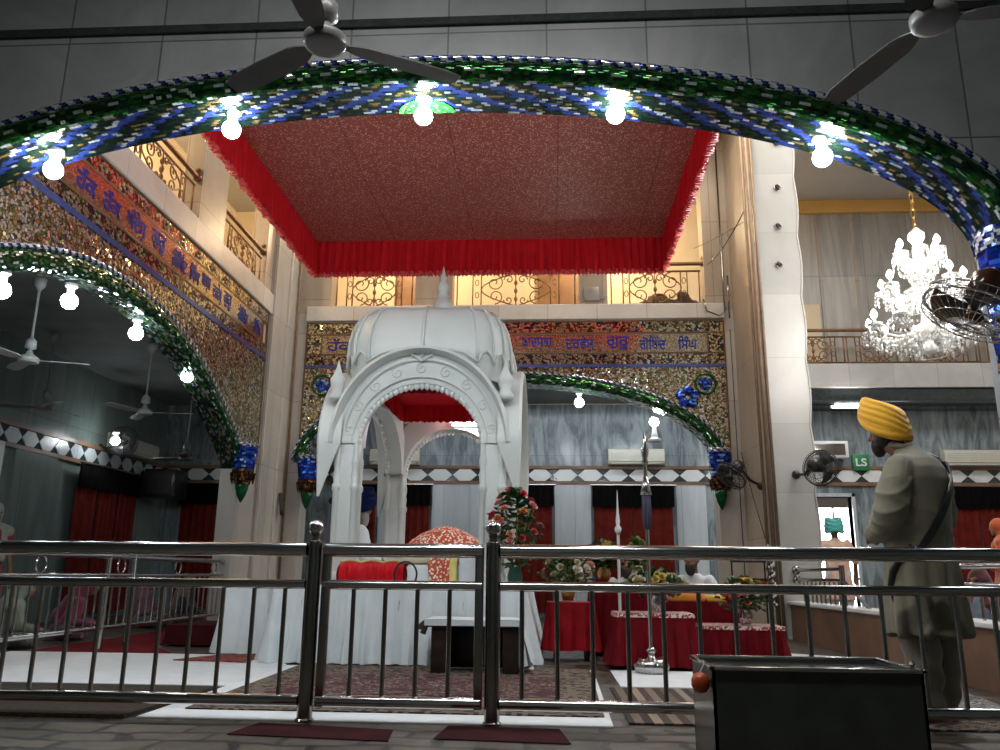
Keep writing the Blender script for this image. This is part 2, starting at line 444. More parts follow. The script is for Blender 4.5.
def rugmat(name, c0, c1, c2, c3, size=.05, motif=.0):
    """woven basket checks with an optional floral field"""
    t = NT(name); u = t.uv()
    s_ = t.new('ShaderNodeSeparateXYZ'); t.ln(u, s_.inputs[0])
    fu = t.math('FLOOR', t.math('DIVIDE', s_.outputs[0], size)); fv = t.math('FLOOR', t.math('DIVIDE', s_.outputs[1], size*.6))
    cb = t.new('ShaderNodeCombineXYZ'); t.ln(fu, cb.inputs[0]); t.ln(fv, cb.inputs[1])
    wn = t.new('ShaderNodeTexWhiteNoise', noise_dimensions='2D'); t.ln(cb.outputs[0], wn.inputs['Vector'])
    par = t.math('FLOORED_MODULO', t.math('ADD', fu, fv), 2.)
    k = t.math('ADD', t.math('MULTIPLY', par, .55), t.math('MULTIPLY', wn.outputs['Value'], .45))
    base = t.ramp(k, [(0,c0),(.32,c2),(.55,c1),(.85,c0)], 'CONSTANT')
    if motif:
        n = t.noise(u, 2.6, 2, 1.2); n2 = t.noise(u, 9, 3, 1.5)
        fl = t.ramp(t.math('ADD', t.math('MULTIPLY', n.outputs[0], .6), t.math('MULTIPLY', n2.outputs[0], .4)), [(0,c3),(.43,c0),(.47,c1),(.485,c3),(.57,c1),(.585,c0),(.64,c3)], 'CONSTANT')
        base = t.mix(motif, base, fl)
    t.set(base, .95)
    return t.m
def stripemat(name, cols, per=.4):
    t = NT(name); u = t.uv()
    s = t.new('ShaderNodeSeparateXYZ'); t.ln(u, s.inputs[0])
    f = t.math('FRACT', t.math('DIVIDE', s.outputs[0], per))
    st = [(i/len(cols), c) for i, c in enumerate(cols)]
    base = t.ramp(f, st, 'CONSTANT')
    v1 = t.new('ShaderNodeTexVoronoi', Scale=28., distance='MANHATTAN', Randomness=.3); t.ln(u, v1.inputs['Vector'])
    t.set(t.mix(t.math('MULTIPLY', t.math('LESS_THAN', v1.outputs['Distance'], .3), .55), base, cols[0]), .95)
    return t.m
MAT['rug'] = rugmat('figured_carpet', (.03,.02,.017), (.24,.185,.135), (.09,.045,.03), (.1,.01,.015), .03)
MAT['rug_field'] = rugmat('maroon_floral_carpet', (.06,.03,.025), (.3,.24,.2), (.04,.025,.025), (.05,.006,.009), .03, 1.)
MAT['rug_stripe'] = stripemat('striped_carpet', [(.03,.02,.017),(.26,.2,.14),(.05,.03,.025),(.17,.12,.085),(.04,.025,.02),(.12,.085,.06),(.05,.03,.025),(.24,.19,.14),(.03,.02,.017),(.15,.11,.08)], .5)
MAT['rug_zebra'] = rugmat('grey_figured_rug', (.05,.05,.05), (.42,.42,.4), (.1,.1,.1), (.12,.12,.12), .08, 1.)
MAT['mat_brown'] = rugmat('brown_shag_mat', (.02,.013,.008), (.045,.028,.01), (.015,.01,.008), (.02,.014,.008), .025)
MAT['mat_red'] = rugmat('red_figured_mat', (.14,.015,.015), (.4,.16,.11), (.1,.012,.012), (.2,.02,.02), .05, .8)
# people
MAT['skin'] = plain('brown_skin', (.22,.11,.065), .55, 0, .1, 12)
MAT['khaki'] = cloth('khaki_cotton', (.2,.182,.13), .9, .08, 250, .1)
MAT['yellow'] = cloth('saffron_yellow_turban', (.82,.4,.012), .8, .06)
MAT['hair'] = plain('dark_hair', (.02,.015,.012), .6)
MAT['grey_hair'] = plain('grey_beard', (.3,.29,.28), .7)

def emit(name, col, strength):
    t = NT(name); t.b.inputs['Emission Color'].default_value = (*col, 1); t.b.inputs['Emission Strength'].default_value = strength
    t.b.inputs['Base Color'].default_value = (.8,.8,.8,1)
    return t.m

# ================================================================== SETTING
def ell(a, b, zs, c, n=56):
    out = []
    for i in range(n+1):
        th = PI - PI*i/n
        out.append((c + a*math.cos(th), zs + b*math.sin(th)))
    return out
def tab(c, pts, n=56):
    """symmetric arch from a table of (distance from centre, height)"""
    full = [(-d, z) for d, z in pts[::-1]] + [(d, z) for d, z in pts[1:]]
    out = []
    for i in range(n+1):
        u = i/n*(len(full)-1); k = min(int(u), len(full)-2); f = u-k
        p = [full[max(0, min(len(full)-1, k+j))] for j in (-1,0,1,2)]
        def cr(a, b, c_, d): return .5*((2*b)+(-a+c_)*f+(2*a-5*b+4*c_-d)*f*f+(-a+3*b-3*c_+d)*f**3)
        out.append((c+cr(*[q[0] for q in p]), cr(*[q[1] for q in p])))
    return out
A_FRONT = ell(3.63, 1.17, 2.76, -.87)
A_BACK = ell(3.25, 1.29, 2.46, -.65)
A_LEFT = tab(7.6, [(0,3.43),(.75,3.38),(1.2,3.28),(1.88,3.04),(2.7,2.6),(3.1,2.34),(3.3,2.15)])

def PT(axis, s, a, z): return (s, a, z) if axis == 'y' else (a, s, z)
def arch_wall(axis, crv, a0, a1, s0, s1, top, bot=0.):
    mb = MB(); n = len(crv)
    for a in (a0, a1):
        vs = []; fs = []
        for s, z in crv: vs += [PT(axis, s, a, z), PT(axis, s, a, top)]
        for i in range(n-1): fs.append((2*i, 2*i+2, 2*i+3, 2*i+1))
        mb.add(vs, fs)
        mb.add([PT(axis, s0, a, bot), PT(axis, crv[0][0], a, bot), PT(axis, crv[0][0], a, top), PT(axis, s0, a, top)], [(0,1,2,3)])
        mb.add([PT(axis, crv[-1][0], a, bot), PT(axis, s1, a, bot), PT(axis, s1, a, top), PT(axis, crv[-1][0], a, top)], [(0,1,2,3)])
    ex = [(crv[0][0], bot)] + list(crv) + [(crv[-1][0], bot)]
    vs = []; fs = []
    for s, z in ex: vs += [PT(axis, s, a0, z), PT(axis, s, a1, z)]
    for i in range(len(ex)-1): fs.append((2*i, 2*i+1, 2*i+3, 2*i+2))
    mb.add(vs, fs)
    for s in (s0, s1):
        mb.add([PT(axis, s, a0, bot), PT(axis, s, a1, bot), PT(axis, s, a1, top), PT(axis, s, a0, top)], [(0,1,2,3)])
    mb.add([PT(axis, s0, a0, top), PT(axis, s1, a0, top), PT(axis, s1, a1, top), PT(axis, s0, a1, top)], [(0,1,2,3)])
    return mb
def arch_sweep(axis, crv, prof, mirror=False):
    mb = MB(); n = len(crv); vs = []; L = [0.]
    for i in range(n):
        p0 = crv[max(0, i-1)]; p1 = crv[min(n-1, i+1)]
        tx, tz = p1[0]-p0[0], p1[1]-p0[1]; l = math.hypot(tx, tz); nx, nz = -tz/l, tx/l
        if i: L.append(L[-1]+math.hypot(crv[i][0]-crv[i-1][0], crv[i][1]-crv[i-1][1]))
        for d, a in prof: vs.append(PT(axis, crv[i][0]+nx*d, a, crv[i][1]+nz*d))
    if mirror: L = [abs(l_-L[-1]/2) for l_ in L]
    m = len(prof); V = [0.]
    for k in range(1, m): V.append(V[-1]+math.hypot(prof[k][0]-prof[k-1][0], prof[k][1]-prof[k-1][1]))
    fs = []; uv = []
    for i in range(n-1):
        for k in range(m-1):
            fs.append((i*m+k, (i+1)*m+k, (i+1)*m+k+1, i*m+k+1))
            uv.append([(L[i],V[k]),(L[i+1],V[k]),(L[i+1],V[k+1]),(L[i],V[k+1])])
    return mb.add(vs, fs, uv)

# ---- floor, ceilings
struct('floor', MB().box(-9, 11, -3, 17, -.2, 0), MAT['floor'])
struct('ceiling', MB().box(-9, 11, 4.7, 17, 8.2, 8.4), MAT['ceiling'])
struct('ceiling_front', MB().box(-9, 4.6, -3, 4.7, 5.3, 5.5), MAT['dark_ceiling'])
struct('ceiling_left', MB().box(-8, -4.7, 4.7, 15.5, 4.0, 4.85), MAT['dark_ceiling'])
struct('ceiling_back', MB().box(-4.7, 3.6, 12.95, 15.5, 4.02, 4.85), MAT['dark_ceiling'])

struct('wall_rear', MB().box(-9, 11, -3.2, -3, 0, 5.4), MAT['left_marble'])
struct('wall_front_hall_left', MB().box(-9.2, -9, -3, 4.7, 0, 5.4), MAT['left_marble'])
struct('wall_front_hall_right', MB().box(4.6, 4.8, -3, 4.7, 0, 5.4), MAT['left_marble'])
struct('wall_far_right', MB().box(11, 11.3, 4.7, 15.8, 0, 8.3), MAT['upper_marble'])
struct('wall_left_outer', MB().box(-9.2, -9, 4.7, 15.8, 0, 8.3), MAT['left_marble'])
struct('wall_front_right', MB().box(4.6, 11, 4.7, 5.05, 0, 8.3), MAT['upper_marble'])
# ---- front arch wall
struct('wall_front', arch_wall('y', A_FRONT, 4.7, 5.05, -9, 4.6, 8.2), MAT['front_marble'])
struct('trim_1', MB().box(-9, 4.6, 4.675, 4.7, 4.355, 4.41), MAT['granite'])
struct('trim_2', arch_sweep('y', A_FRONT, [(-.005, 5.06), (-.012, 4.72), (-.01, 4.69)], True), MAT['soffit'])
struct('trim_3', arch_sweep('y', A_FRONT, [(-.01, 4.69), (.0, 4.655), (.03, 4.63), (.065, 4.62), (.1, 4.635), (.125, 4.66), (.135, 4.69)]), MAT['green'], True)
struct('trim_4', arch_sweep('y', A_FRONT, [(.135, 4.69), (.14, 4.665), (.16, 4.655), (.18, 4.665), (.185, 4.7)]), MAT['rope'], True)
# green tile fan round the crown bulb on the soffit
m = MB(); m.grid(lambda a, b: (-.84+.2*math.cos(PI*a)*(.25+.75*b), 5.05-.17*math.sin(PI*a)*(.25+.75*b), 3.9165), 20, 4, .6, .18)
struct('trim_43', m, tiles('bright_green_mirror_tile', .03, .02, lambda t, iu, iv, r: t.ramp(r, [(0,(.03,.25,.04)),(.4,(.05,.4,.08)),(.7,(.02,.12,.04)),(.85,(.2,.5,.15))], 'CONSTANT'), .7, .15, .3), True)
# ---- left wall (arch below, gallery openings above)
WL0, WL1 = -4.52, -4.28
struct('wall_left', arch_wall('x', A_LEFT, WL0, WL1, 5.05, 12.6, 4.93), MAT['column'])
w = MB()
for y0, y1 in ((5.05, 5.5), (8.95, 9.72), (11.32, 12.6)): w.box(WL0, WL1, y0, y1, 4.93, 7.6)
w.box(WL0, WL1, 5.05, 12.6, 7.6, 8.2)
struct('wall_left_upper', w, MAT['pier'])
struct('trim_5', MB().bbox(WL0, WL1+.05, 5.05, 11.9, 4.62, 4.94, .015), MAT['ledge'])
struct('trim_6', arch_wall('x', A_LEFT, WL1+.004, WL1+.02, 5.1, 11.55, 3.86, 2.3), MAT['gold_flake'])
struct('trim_7', MB().box(WL1, WL1+.035, 5.1, 11.55, 3.86, 3.92), MAT['blue_line'])
b = MB(); b.box(WL1, WL1+.02, 5.1, 11.55, 3.92, 4.08); b.box(WL1, WL1+.02, 5.1, 11.55, 4.44, 4.6)
struct('trim_8', b, MAT['leaf_flake'])
BAND_L = struct('trim_9', MB().box(WL1, WL1+.022, 5.1, 11.35, 4.1, 4.42), MAT['gold_band'])
b = MB()
for z in (4.08, 4.42, 4.6): b.box(WL1, WL1+.027, 5.1, 11.55, z, z+.022)
b.box(WL1, WL1+.027, 11.35, 11.375, 4.08, 4.44); b.box(WL1, WL1+.027, 11.53, 11.56, 2.4, 4.62)
struct('trim_10', b, MAT['brown_line'])
struct('trim_11', arch_sweep('x', A_LEFT, [(-.005, WL0), (-.01, WL1+.02)]), MAT['soffit2'])
struct('trim_12', arch_sweep('x', A_LEFT, [(-.01, WL1+.02), (.02, WL1+.06), (.08, WL1+.075), (.15, WL1+.06), (.18, WL1+.02)]), MAT['green'], True)
struct('trim_13', arch_sweep('x', A_LEFT, [(.18, WL1+.02), (.19, WL1+.05), (.215, WL1+.05), (.225, WL1+.01)]), MAT['rope'], True)
b = MB().bbox(-4.28, -4.2, 11.62, 12.6, 0, 8.2, .01); b.bbox(-4.28, -4.16, 12.2, 12.6, 0, 8.2, .02)
struct('wall_left_pier', b, MAT['column'])
# ---- back wall
YB0, YB1 = 12.6, 12.95
struct('wall_back', arch_wall('y', A_BACK, YB0, YB1, -4.28, 2.98, 4.95), MAT['column'])
w = MB()
for x0, x1 in ((-4.28, -3.62), (-2.2, -1.58), (.52, .98), (2.56, 2.98)): w.box(x0, x1, YB0+.02, YB1, 4.95, 7.4)
w.box(-4.28, 2.98, YB0+.02, YB1, 7.4, 8.2)
struct('wall_back_upper', w, MAT['pier'])
struct('trim_14', MB().bbox(-4.0, 2.84, YB0-.05, YB1, 4.8, 5.06, .015), MAT['ledge'])
struct('trim_15', arch_wall('y', A_BACK, YB0-.02, YB0-.004, -3.96, 2.8, 4.0, 2.6), MAT['gold_flake'])
struct('trim_16', MB().box(-3.96, 2.8, YB0-.035, YB0, 4.0, 4.05), MAT['blue_line'])
b = MB(); b.box(-3.96, 2.8, YB0-.02, YB0, 4.05, 4.22); b.box(-3.96, 2.8, YB0-.02, YB0, 4.58, 4.76)
b.box(-3.96, -3.72, YB0-.02, YB0, 4.24, 4.56); b.box(2.56, 2.8, YB0-.02, YB0, 4.24, 4.56)
struct('trim_17', b, MAT['leaf_flake'])
BAND_B = struct('trim_18', MB().box(-3.7, 2.54, YB0-.022, YB0, 4.25, 4.55), MAT['gold_band'])
b = MB()
for z in (4.22, 4.56, 4.76): b.box(-3.96, 2.8, YB0-.027, YB0, z, z+.022)
for x in (-3.72, 2.54): b.box(x, x+.022, YB0-.027, YB0, 4.24, 4.56)
for x in (-3.98, 2.8): b.box(x, x+.025, YB0-.027, YB0, 2.5, 4.78)
struct('trim_19', b, MAT['brown_line'])
struct('trim_20', arch_sweep('y', A_BACK, [(-.005, YB1), (-.01, YB0-.02)]), MAT['soffit2'])
struct('trim_21', arch_sweep('y', A_BACK, [(-.01, YB0-.02), (.02, YB0-.06), (.07, YB0-.075), (.12, YB0-.06), (.15, YB0-.02)]), MAT['green'], True)
struct('trim_22', arch_sweep('y', A_BACK, [(.15, YB0-.02), (.16, YB0-.05), (.18, YB0-.05), (.19, YB0-.01)]), MAT['rope'], True)
# mosaic rosette and flower on the back spandrel
def rosette(x, z, r):
    m = MB()
    m.tube([(x+r*math.cos(a), YB0-.03, z+r*math.sin(a)) for a in [2*PI*k/24 for k in range(24)]], r*.12, 6, closed=True)
    g = struct('trim_23', m, MAT['green_glass'], True)
    m = MB()
    for k in range(8):
        a = 2*PI*k/8
        m.ball((x+.45*r*math.cos(a), YB0-.03, z+.45*r*math.sin(a)), r*.22, 8, (1,.25,1))
    m.ball((x, YB0-.035, z), r*.2, 8, (1,.3,1))
    struct('rosette_petals', m, MAT['blue'], True, g)
rosette(2.48, 3.72, .16)
rosette(-3.66, 3.72, .16)
m = MB()
for k in range(5):
    a = 2*PI*k/5+.3
    m.ball((2.2+.12*math.cos(a), YB0-.03, 3.5+.11*math.sin(a)), .085, 8, (1,.25,1))
struct('trim_24', m, MAT['blue'], True)
# small leaf clusters along the borders
def leaves_row(axis, a, s0, s1, z, n, name, seed):
    m = MB(); rr = random.Random(seed)
    for i in range(n):
        s = s0+(s1-s0)*(i+.5)/n
        for k in range(5):
            ang = 2*PI*k/5+rr.random()
            ds, dz = .05*math.cos(ang), .035*math.sin(ang)
            p = PT(axis, s+ds, a, z+dz)
            sc = (1,.2,.6) if axis == 'y' else (.2,1,.6)
            m.ball(p, .03, 6, sc)
    struct(name, m, MAT['brown_line'], True)
leaves_row('y', YB0-.025, -3.8, 2.7, 4.67, 17, 'trim_25', 1)
leaves_row('y', YB0-.025, -3.8, 2.7, 4.135, 17, 'trim_26', 2)
leaves_row('x', WL1+.025, 5.3, 11.4, 4.52, 14, 'trim_27', 3)
leaves_row('x', WL1+.025, 5.3, 11.4, 4.0, 14, 'trim_28', 4)

# ---- writing on the bands (Gurmukhi)
def word(txt, size, place, rot, mat, parent, width=None):
    cu = bpy.data.curves.new('lettering', 'FONT'); cu.body = txt; cu.size = size; cu.extrude = .004; cu.offset = .004
    cu.align_x = 'CENTER'; cu.align_y = 'CENTER'
    o = bpy.data.objects.new('t', cu); COL.objects.link(o)
    dg = bpy.context.evaluated_depsgraph_get()
    me = bpy.data.meshes.new_from_object(o.evaluated_get(dg))
    bpy.data.objects.remove(o)
    xs = [v.co.x for v in me.vertices]; zs = [v.co.y for v in me.vertices]
    cx = (min(xs)+max(xs))/2; cy = (min(zs)+max(zs))/2
    sx = width/(max(xs)-min(xs)) if width else 1.
    M = Matrix.Translation(Vector(place)) @ rot.to_4x4() @ Matrix.Diagonal((sx,1,1,1)) @ Matrix.Translation((-cx,-cy,0))
    me.transform(M); me.materials.clear(); me.materials.append(mat)
    ob = bpy.data.objects.new('lettering', me); COL.objects.link(ob); ob.parent = parent
    return ob
MAT['letter'] = plain('blue_glass_letters', (.03,.045,.3), .2, .3)
RB = Matrix.Rotation(PI/2, 3, 'X')                      # text facing -Y
RL = Matrix.Rotation(PI/2, 3, 'Z') @ RB                 # text facing +X
for x, wd, tx in ((-3.42, .4, 'ਹੱਕ'), (-.2, .54, 'ਬਾਦਸ਼ਾਹ'), (.51, .46, 'ਦਰਵੇਸ਼'), (1.12, .36, 'ਗੁਰੂ'), (1.68, .42, 'ਗੋਿਬੰਦ'), (2.23, .3, 'ਿਸੰਘ')):
    word(tx, .24, (x, YB0-.024, 4.4), RB, MAT['letter'], BAND_B, wd)
LW = ['ਹੱਕ', 'ਹੱਕ', 'ਅੰਦੇਸ਼', 'ਗੁਰੂ', 'ਗੋਿਬੰਦ', 'ਿਸੰਘ', 'ਬਾਦਸ਼ਾਹ', 'ਦਰਵੇਸ਼', 'ਗੁਰੂ', 'ਗੋਿਬੰਦ', 'ਿਸੰਘ']
LY = [6.6, 7.05, 7.53, 8.02, 8.55, 8.96, 9.28, 9.64, 9.98, 10.55, 11.12]
for y, tx, wd in zip(LY, LW, [.32,.32,.4,.32,.38,.26,.27,.27,.26,.36,.26]):
    word(tx, .24, (WL1+.025, y, 4.26), RL, MAT['letter'], BAND_L, wd)

# ---- right wall: pier and the tall scalloped jamb of its opening
XR = 2.98
struct('wall_right', MB().box(XR, 3.45, 11.2, 12.95, 0, 8.2), MAT['pier'])
poly = [(XR, 0)]
N = 80
edge = []
for i in range(N+1):
    z = 8.2*i/N
    ph = (z % .92)/.92
    edge.append((3.5 + .035*math.sin(PI*ph)+.045*(z/8.2)*4*.6, z))
poly += edge + [(XR, 8.2)]
struct('wall_right_jamb', MB().prism(poly, 'y', 11.0, 11.22), MAT['jamb'])
m = MB(); m.tube([(e[0], 11.0, e[1]) for e in edge], .014, 6)
struct('trim_29', m, MAT['jamb'], True)
# low parapet in the right-hand opening
struct('wall_right_parapet', MB().box(3.1, 3.3, 5.3, 11.0, 0, .43), MAT['dado'])
struct('trim_30', MB().bbox(3.06, 3.34, 5.3, 11.0, .43, .47, .01), MAT['white_stone'])
# ---- far walls of the side halls
YF = 15.5
DX0, DX1, DZ = 4.78, 5.62, 2.24
w = MB(); w.box(-7.6, DX0, YF, YF+.3, 0, 4.0); w.box(DX1, 11, YF, YF+.3, 0, 4.0); w.box(DX0, DX1, YF, YF+.3, DZ, 4.0)
struct('wall_far', w, MAT['far_marble'])
w = MB(); w.box(3.3, 11, YF, YF+.3, 4.0, 8.2)
struct('wall_far_upper', w, MAT['upper_marble'])
struct('wall_gallery_back', MB().box(-6.9, 3.3, YF, YF+.3, 4.0, 8.2), MAT['cream'])
w = MB(); w.box(-.2, .8, YF-.06, YF, 4.85, 7.0); w.box(-3.1, -2.35, YF-.06, YF, 4.85, 7.0)
struct('door_2', w, MAT['gal_door'])
struct('wall_gallery_left', MB().box(-6.9, -6.6, 4.7, YF, 4.85, 8.2), MAT['cream'])
struct('trim_31', MB().bbox(3.5, 11, 14.95, YF, 4.2, 4.66, .015), MAT['ledge'])
struct('trim_32', MB().bbox(3.5, 11, 15.0, YF, 3.86, 4.2, .03), MAT['granite'])
m = MB(); m.tube([(3.5, 14.98, 3.92), (11, 14.98, 3.92)], .05, 8); struct('trim_33', m, MAT['granite'], True)
struct('trim_34', MB().bbox(3.3, 11, YF-.12, YF, 7.93, 8.2, .02), MAT['ochre'])
struct('trim_35', MB().box(4.0, 5.35, YF-.03, YF, 4.66, 6.0), MAT['cream'])
w = MB()
for x in (5.4, 6.1, 8.4): w.box(x, x+.06, YF-.02, YF, 4.66, 7.93)
struct('trim_36', w, MAT['pier'])
struct('wall_side', MB().box(-7.9, -7.6, 4.7, YF+.3, 0, 4.0), MAT['left_marble'])
# frieze: brown rails, white hexagons between dark diamonds
def frieze(axis, a, s0, s1, z0, z1, n1, n2, face=-1):
    rl = MB(); hx = MB(); bk = MB()
    def bx(mb, sa, sb, d, za, zb):
        lo, hi = sorted((a, a+face*d))
        if axis == 'y': mb.box(sa, sb, lo, hi, za, zb)
        else: mb.box(lo, hi, sa, sb, za, zb)
    bx(rl, s0, s1, .05, z1, z1+.06); bx(rl, s0, s1, .05, z0-.06, z0)
    bx(bk, s0, s1, .02, z0, z1)
    W = .48 if axis == 'y' else .4; h = z1-z0; n = int((s1-s0)/W)
    for i in range(n):
        c = s0+(i+.5)*W; zc = (z0+z1)/2
        pl = [(c-.49*W, zc), (c-.22*W, z1-.01), (c+.22*W, z1-.01), (c+.49*W, zc), (c+.22*W, z0+.01), (c-.22*W, z0+.01)]
        lo, hi = sorted((a+face*.018, a+face*.032))
        hx.prism(pl, axis, lo, hi)
    r = struct(n1, rl, MAT['dado']); struct('frieze_ground', bk, MAT['granite'], False, r)
    struct('frieze_hexagons', hx, MAT[n2], False, r)
frieze('y', YF, -7.6, 11, 2.5, 2.74, 'trim_37', 'white_stone')
frieze('x', -7.6, 4.7, YF, 2.5, 2.74, 'trim_38', 'pilaster', 1)
w = MB()
for x0, x1 in ((-3.25,-2.85),(-2.22,-.65),(.12,.8),(2.4,2.95),(6.2,7.0)): w.box(x0, x1, YF-.04, YF, 0, 2.44)
struct('wall_far_pilasters', w, MAT['pilaster'])
w = MB()
for y0, y1 in ((8.0, 10.1),(11.0,12.0),(14.35,15.5)): w.box(-7.6, -7.56, y0, y1, 0, 2.44)
struct('wall_side_pilasters', w, MAT['left_marble'])
struct('wall_side_pillar', MB().bbox(-7.6, -7.2, 9.6, 10.25, 0, 2.42, .02), MAT['white_stone'])
# daylit doorway in the far wall
d = struct('door_1', (lambda m: (m.box(DX0-.06, DX0, YF-.04, YF+.3, 0, DZ+.06), m.box(DX1, DX1+.06, YF-.04, YF+.3, 0, DZ+.06), m.box(DX0-.06, DX1+.06, YF-.04, YF+.3, DZ, DZ+.06), m)[-1])(MB()), MAT['pilaster'])
struct('door_glazing', MB().box(DX0, DX1, YF+.2, YF+.22, 0, DZ-.18), emit('daylight_panes', (.92,.97,1.), 7.), False, d)
m = MB(); m.box(DX0, DX1, YF+.1, YF+.19, DZ-.2, DZ); m.box(5.3, 5.33, YF+.12, YF+.19, 0, DZ-.2); m.box(DX0, DX1, YF+.12, YF+.19, 1.1, 1.14)
struct('door_frame', m, MAT['dark_steel'], False, d)

# ---- arch springing brackets: collar, blue block, spiked band, green drop
def bracket(name, x, y, z0, z1, w, face, tall=False):
    """hangs from the foot of an arch; face 'y' looks to the camera, 'x' looks into the room"""
    h = z1-z0
    def ring(zf, k): return (w*k, z0+h*zf)
    def body(pr, n=8):
        m = MB(); m.lathe([(r*1.0, z if not tall else z1-(z1-z)*(1.75 if z > z0+.45*h else 1.2)) for r, z in pr], n, (x, y, 0), Matrix.Rotation(PI/8, 3, 'Z')); return m
    c = struct(name, body([ring(1., .56), ring(.97, .66), ring(.93, .62)], 16), MAT['rope'])
    struct('blue_block', body([ring(.93, .6), ring(.8, .56), ring(.62, .5), ring(.55, .47)]), MAT['blue'], False, c)
    m = body([ring(.55, .5), ring(.44, .46), ring(.36, .36), ring(.3, .3)])
    for k in range(8):
        a = 2*PI*k/8+PI/8
        m.lathe([(w*.12, 0), (w*.09, -h*.1), (.002, -h*.2)], 6, (x+w*.46*math.cos(a), y+w*.46*math.sin(a), z0+h*.5))
    struct('spiked_band', m, MAT['dark_gold'], False, c)
    m = MB(); m.lathe([(w*.3, z0+h*.32), (w*.3, z0+h*.24), (w*.2, z0+h*.12), (w*.08, z0+h*.04), (.003, z0)], 12, (x, y, 0))
    struct('green_drop', m, MAT['green_glass'], True, c)
bracket('trim_39', 2.62, 12.52, 1.74, 2.68, .3, 'y')
bracket('trim_40', -3.78, 12.52, 1.72, 2.56, .3, 'y')
bracket('trim_41', -4.2, 10.9, 1.68, 2.5, .3, 'x')
bracket('trim_42', 2.75, 4.72, 1.7, 2.82, .24, 'y', True)

# ================================================================== FRONT RAILING
def rail_post(root, x, y, h=.93):
    m = MB(); m.lathe([(.05,.0),(.05,.012),(.041,.02),(.041,h),(.03,h+.004),(.024,h+.02),(.03,h+.04)], 16, (x,y,0))
    p = part('post', m, MAT['dark_steel'], root)
    m = MB(); m.ball((x,y,h+.075), .043, 16)
    part('finial_ball', m, MAT['steel'], p, True)
    return p
ZT, ZM, ZB = .885, .70, .105
def rail_section(name, label, x0, x1, y0, y1, posts, bars, stile=None, cap0=True, rnd=.038):
    root = thing(name, label, 'railing' if 'gate' not in name else 'gate', ((x0+x1)/2, (y0+y1)/2, 0))
    Y = lambda x: y0+(y1-y0)*(x-x0)/(x1-x0)
    for z, rr, nm in ((ZT, rnd, 'top_rail'), (ZM, .026, 'middle_rail'), (ZB, .03, 'bottom_rail')):
        m = MB(); m.tube([(x0,y0,z),(x1,y1,z)], rr, 14); part(nm, m, MAT['steel'], root)
    for x in posts: rail_post(root, x, Y(x))
    for x in bars:
        m = MB(); m.tube([(x,Y(x),ZB),(x,Y(x),ZM)], .0125, 8); part('baluster', m, MAT['dark_steel'], root)
    for x in (stile or []):
        m = MB(); m.bbox(x-.023,x+.023,Y(x)-.02,Y(x)+.02,ZB-.03,ZT+.02,.006); part('stile', m, MAT['dark_steel'], root)
    return root
YR = 4.5
exec_px = None
bl = [-1.44-.172*k for k in range(13)]
rail_section('railing', 'polished steel railing left of the gate, ending in a ball-topped post', -3.75, -1.33, YR, YR, [-1.29], bl)
rail_section('railing_gate', 'narrow steel railing gate between the two ball-topped posts', -1.235, -.36, YR, YR, [], [-1.06,-.885,-.71,-.535], [-1.215,-.375])
rail_section('railing', 'long polished steel railing right of the gate, in front of the standing man', -.26, 2.75, YR, YR-.03, [-.3], [.23+.187*k for k in range(-2, 13)])
# hinges are part of the posts' look; the ball on the right post is shared by the gate

# ---- side railing inside the left arch
root = thing('railing', 'steel side railing under the left arch, fixed to the marble pier', 'railing', (-4.35, 8, 0))
XS = -4.36
for z, rr, nm in ((.9,.026,'top_rail'),(.72,.018,'middle_rail'),(.22,.02,'bottom_rail')):
    m = MB(); m.tube([(XS,5.6,z),(XS,11.16,z)], rr, 10); part(nm, m, MAT['steel'], root)
for y in (6.2, 8.0, 8.5, 11.0):
    m = MB(); m.tube([(XS,y,0),(XS,y,.93)], .026, 10); part('post', m, MAT['steel'], root)
for k in range(36):
    y = 5.75+.148*k
    m = MB(); m.tube([(XS,y,.22),(XS,y,.72)], .009, 6); part('baluster', m, MAT['steel'], root)
for y, z in ((6.9,.81),(8.25,.81),(9.55,.81),(10.6,.81)):
    m = MB(); m.tube([(XS,y+.075*math.cos(a),z+.075*math.sin(a)) for a in [2*PI*k/20 for k in range(20)]], .008, 6, closed=True)
    part('ring', m, MAT['steel'], root)
for z in (.9,.72):
    m = MB(); m.lathe([(.05,0),(.05,.02),(.03,.035)], 14, (XS,11.2,z), Matrix.Rotation(PI/2,3,'X')); part('wall_flange', m, MAT['dark_steel'], root)

# ---- railing on the right-hand parapet, against the jamb
root = thing('railing', 'short steel railing on the brown parapet, fixed to the white jamb', 'railing', (3.2, 10, .47))
for z in (.86,.74):
    m = MB(); m.tube([(3.2,10.98,z),(3.2,9.3,z)], .024, 10); part('rail', m, MAT['steel'], root)
    m = MB(); m.lathe([(.055,0),(.055,.02),(.03,.04)], 14, (3.2,10.99,z), Matrix.Rotation(PI/2,3,'X')); part('wall_flange', m, MAT['dark_steel'], root)
for k in range(9):
    y = 10.7-.16*k
    m = MB(); m.tube([(3.2,y,.47),(3.2,y,.74)], .012, 6); part('baluster', m, MAT['steel'], root)
m = MB(); m.tube([(3.2,9.3,.47),(3.2,9.3,.9)], .03, 10); part('post', m, MAT['dark_steel'], root)
m = MB(); m.tube([(3.2,9.3,.74),(3.2,8.6,.47)], .02, 8); part('brace', m, MAT['dark_steel'], root)
root = thing('railing', 'ball-topped steel railing right of the standing man, on the parapet', 'railing', (3.2, 7.3, .47))
m = MB(); m.tube([(3.2,6.85,.47),(3.2,6.85,1.02)], .04, 12); p = part('post', m, MAT['dark_steel'], root)
m = MB(); m.ball((3.2,6.85,1.08), .062, 16); part('finial_ball', m, MAT['steel'], p, True)
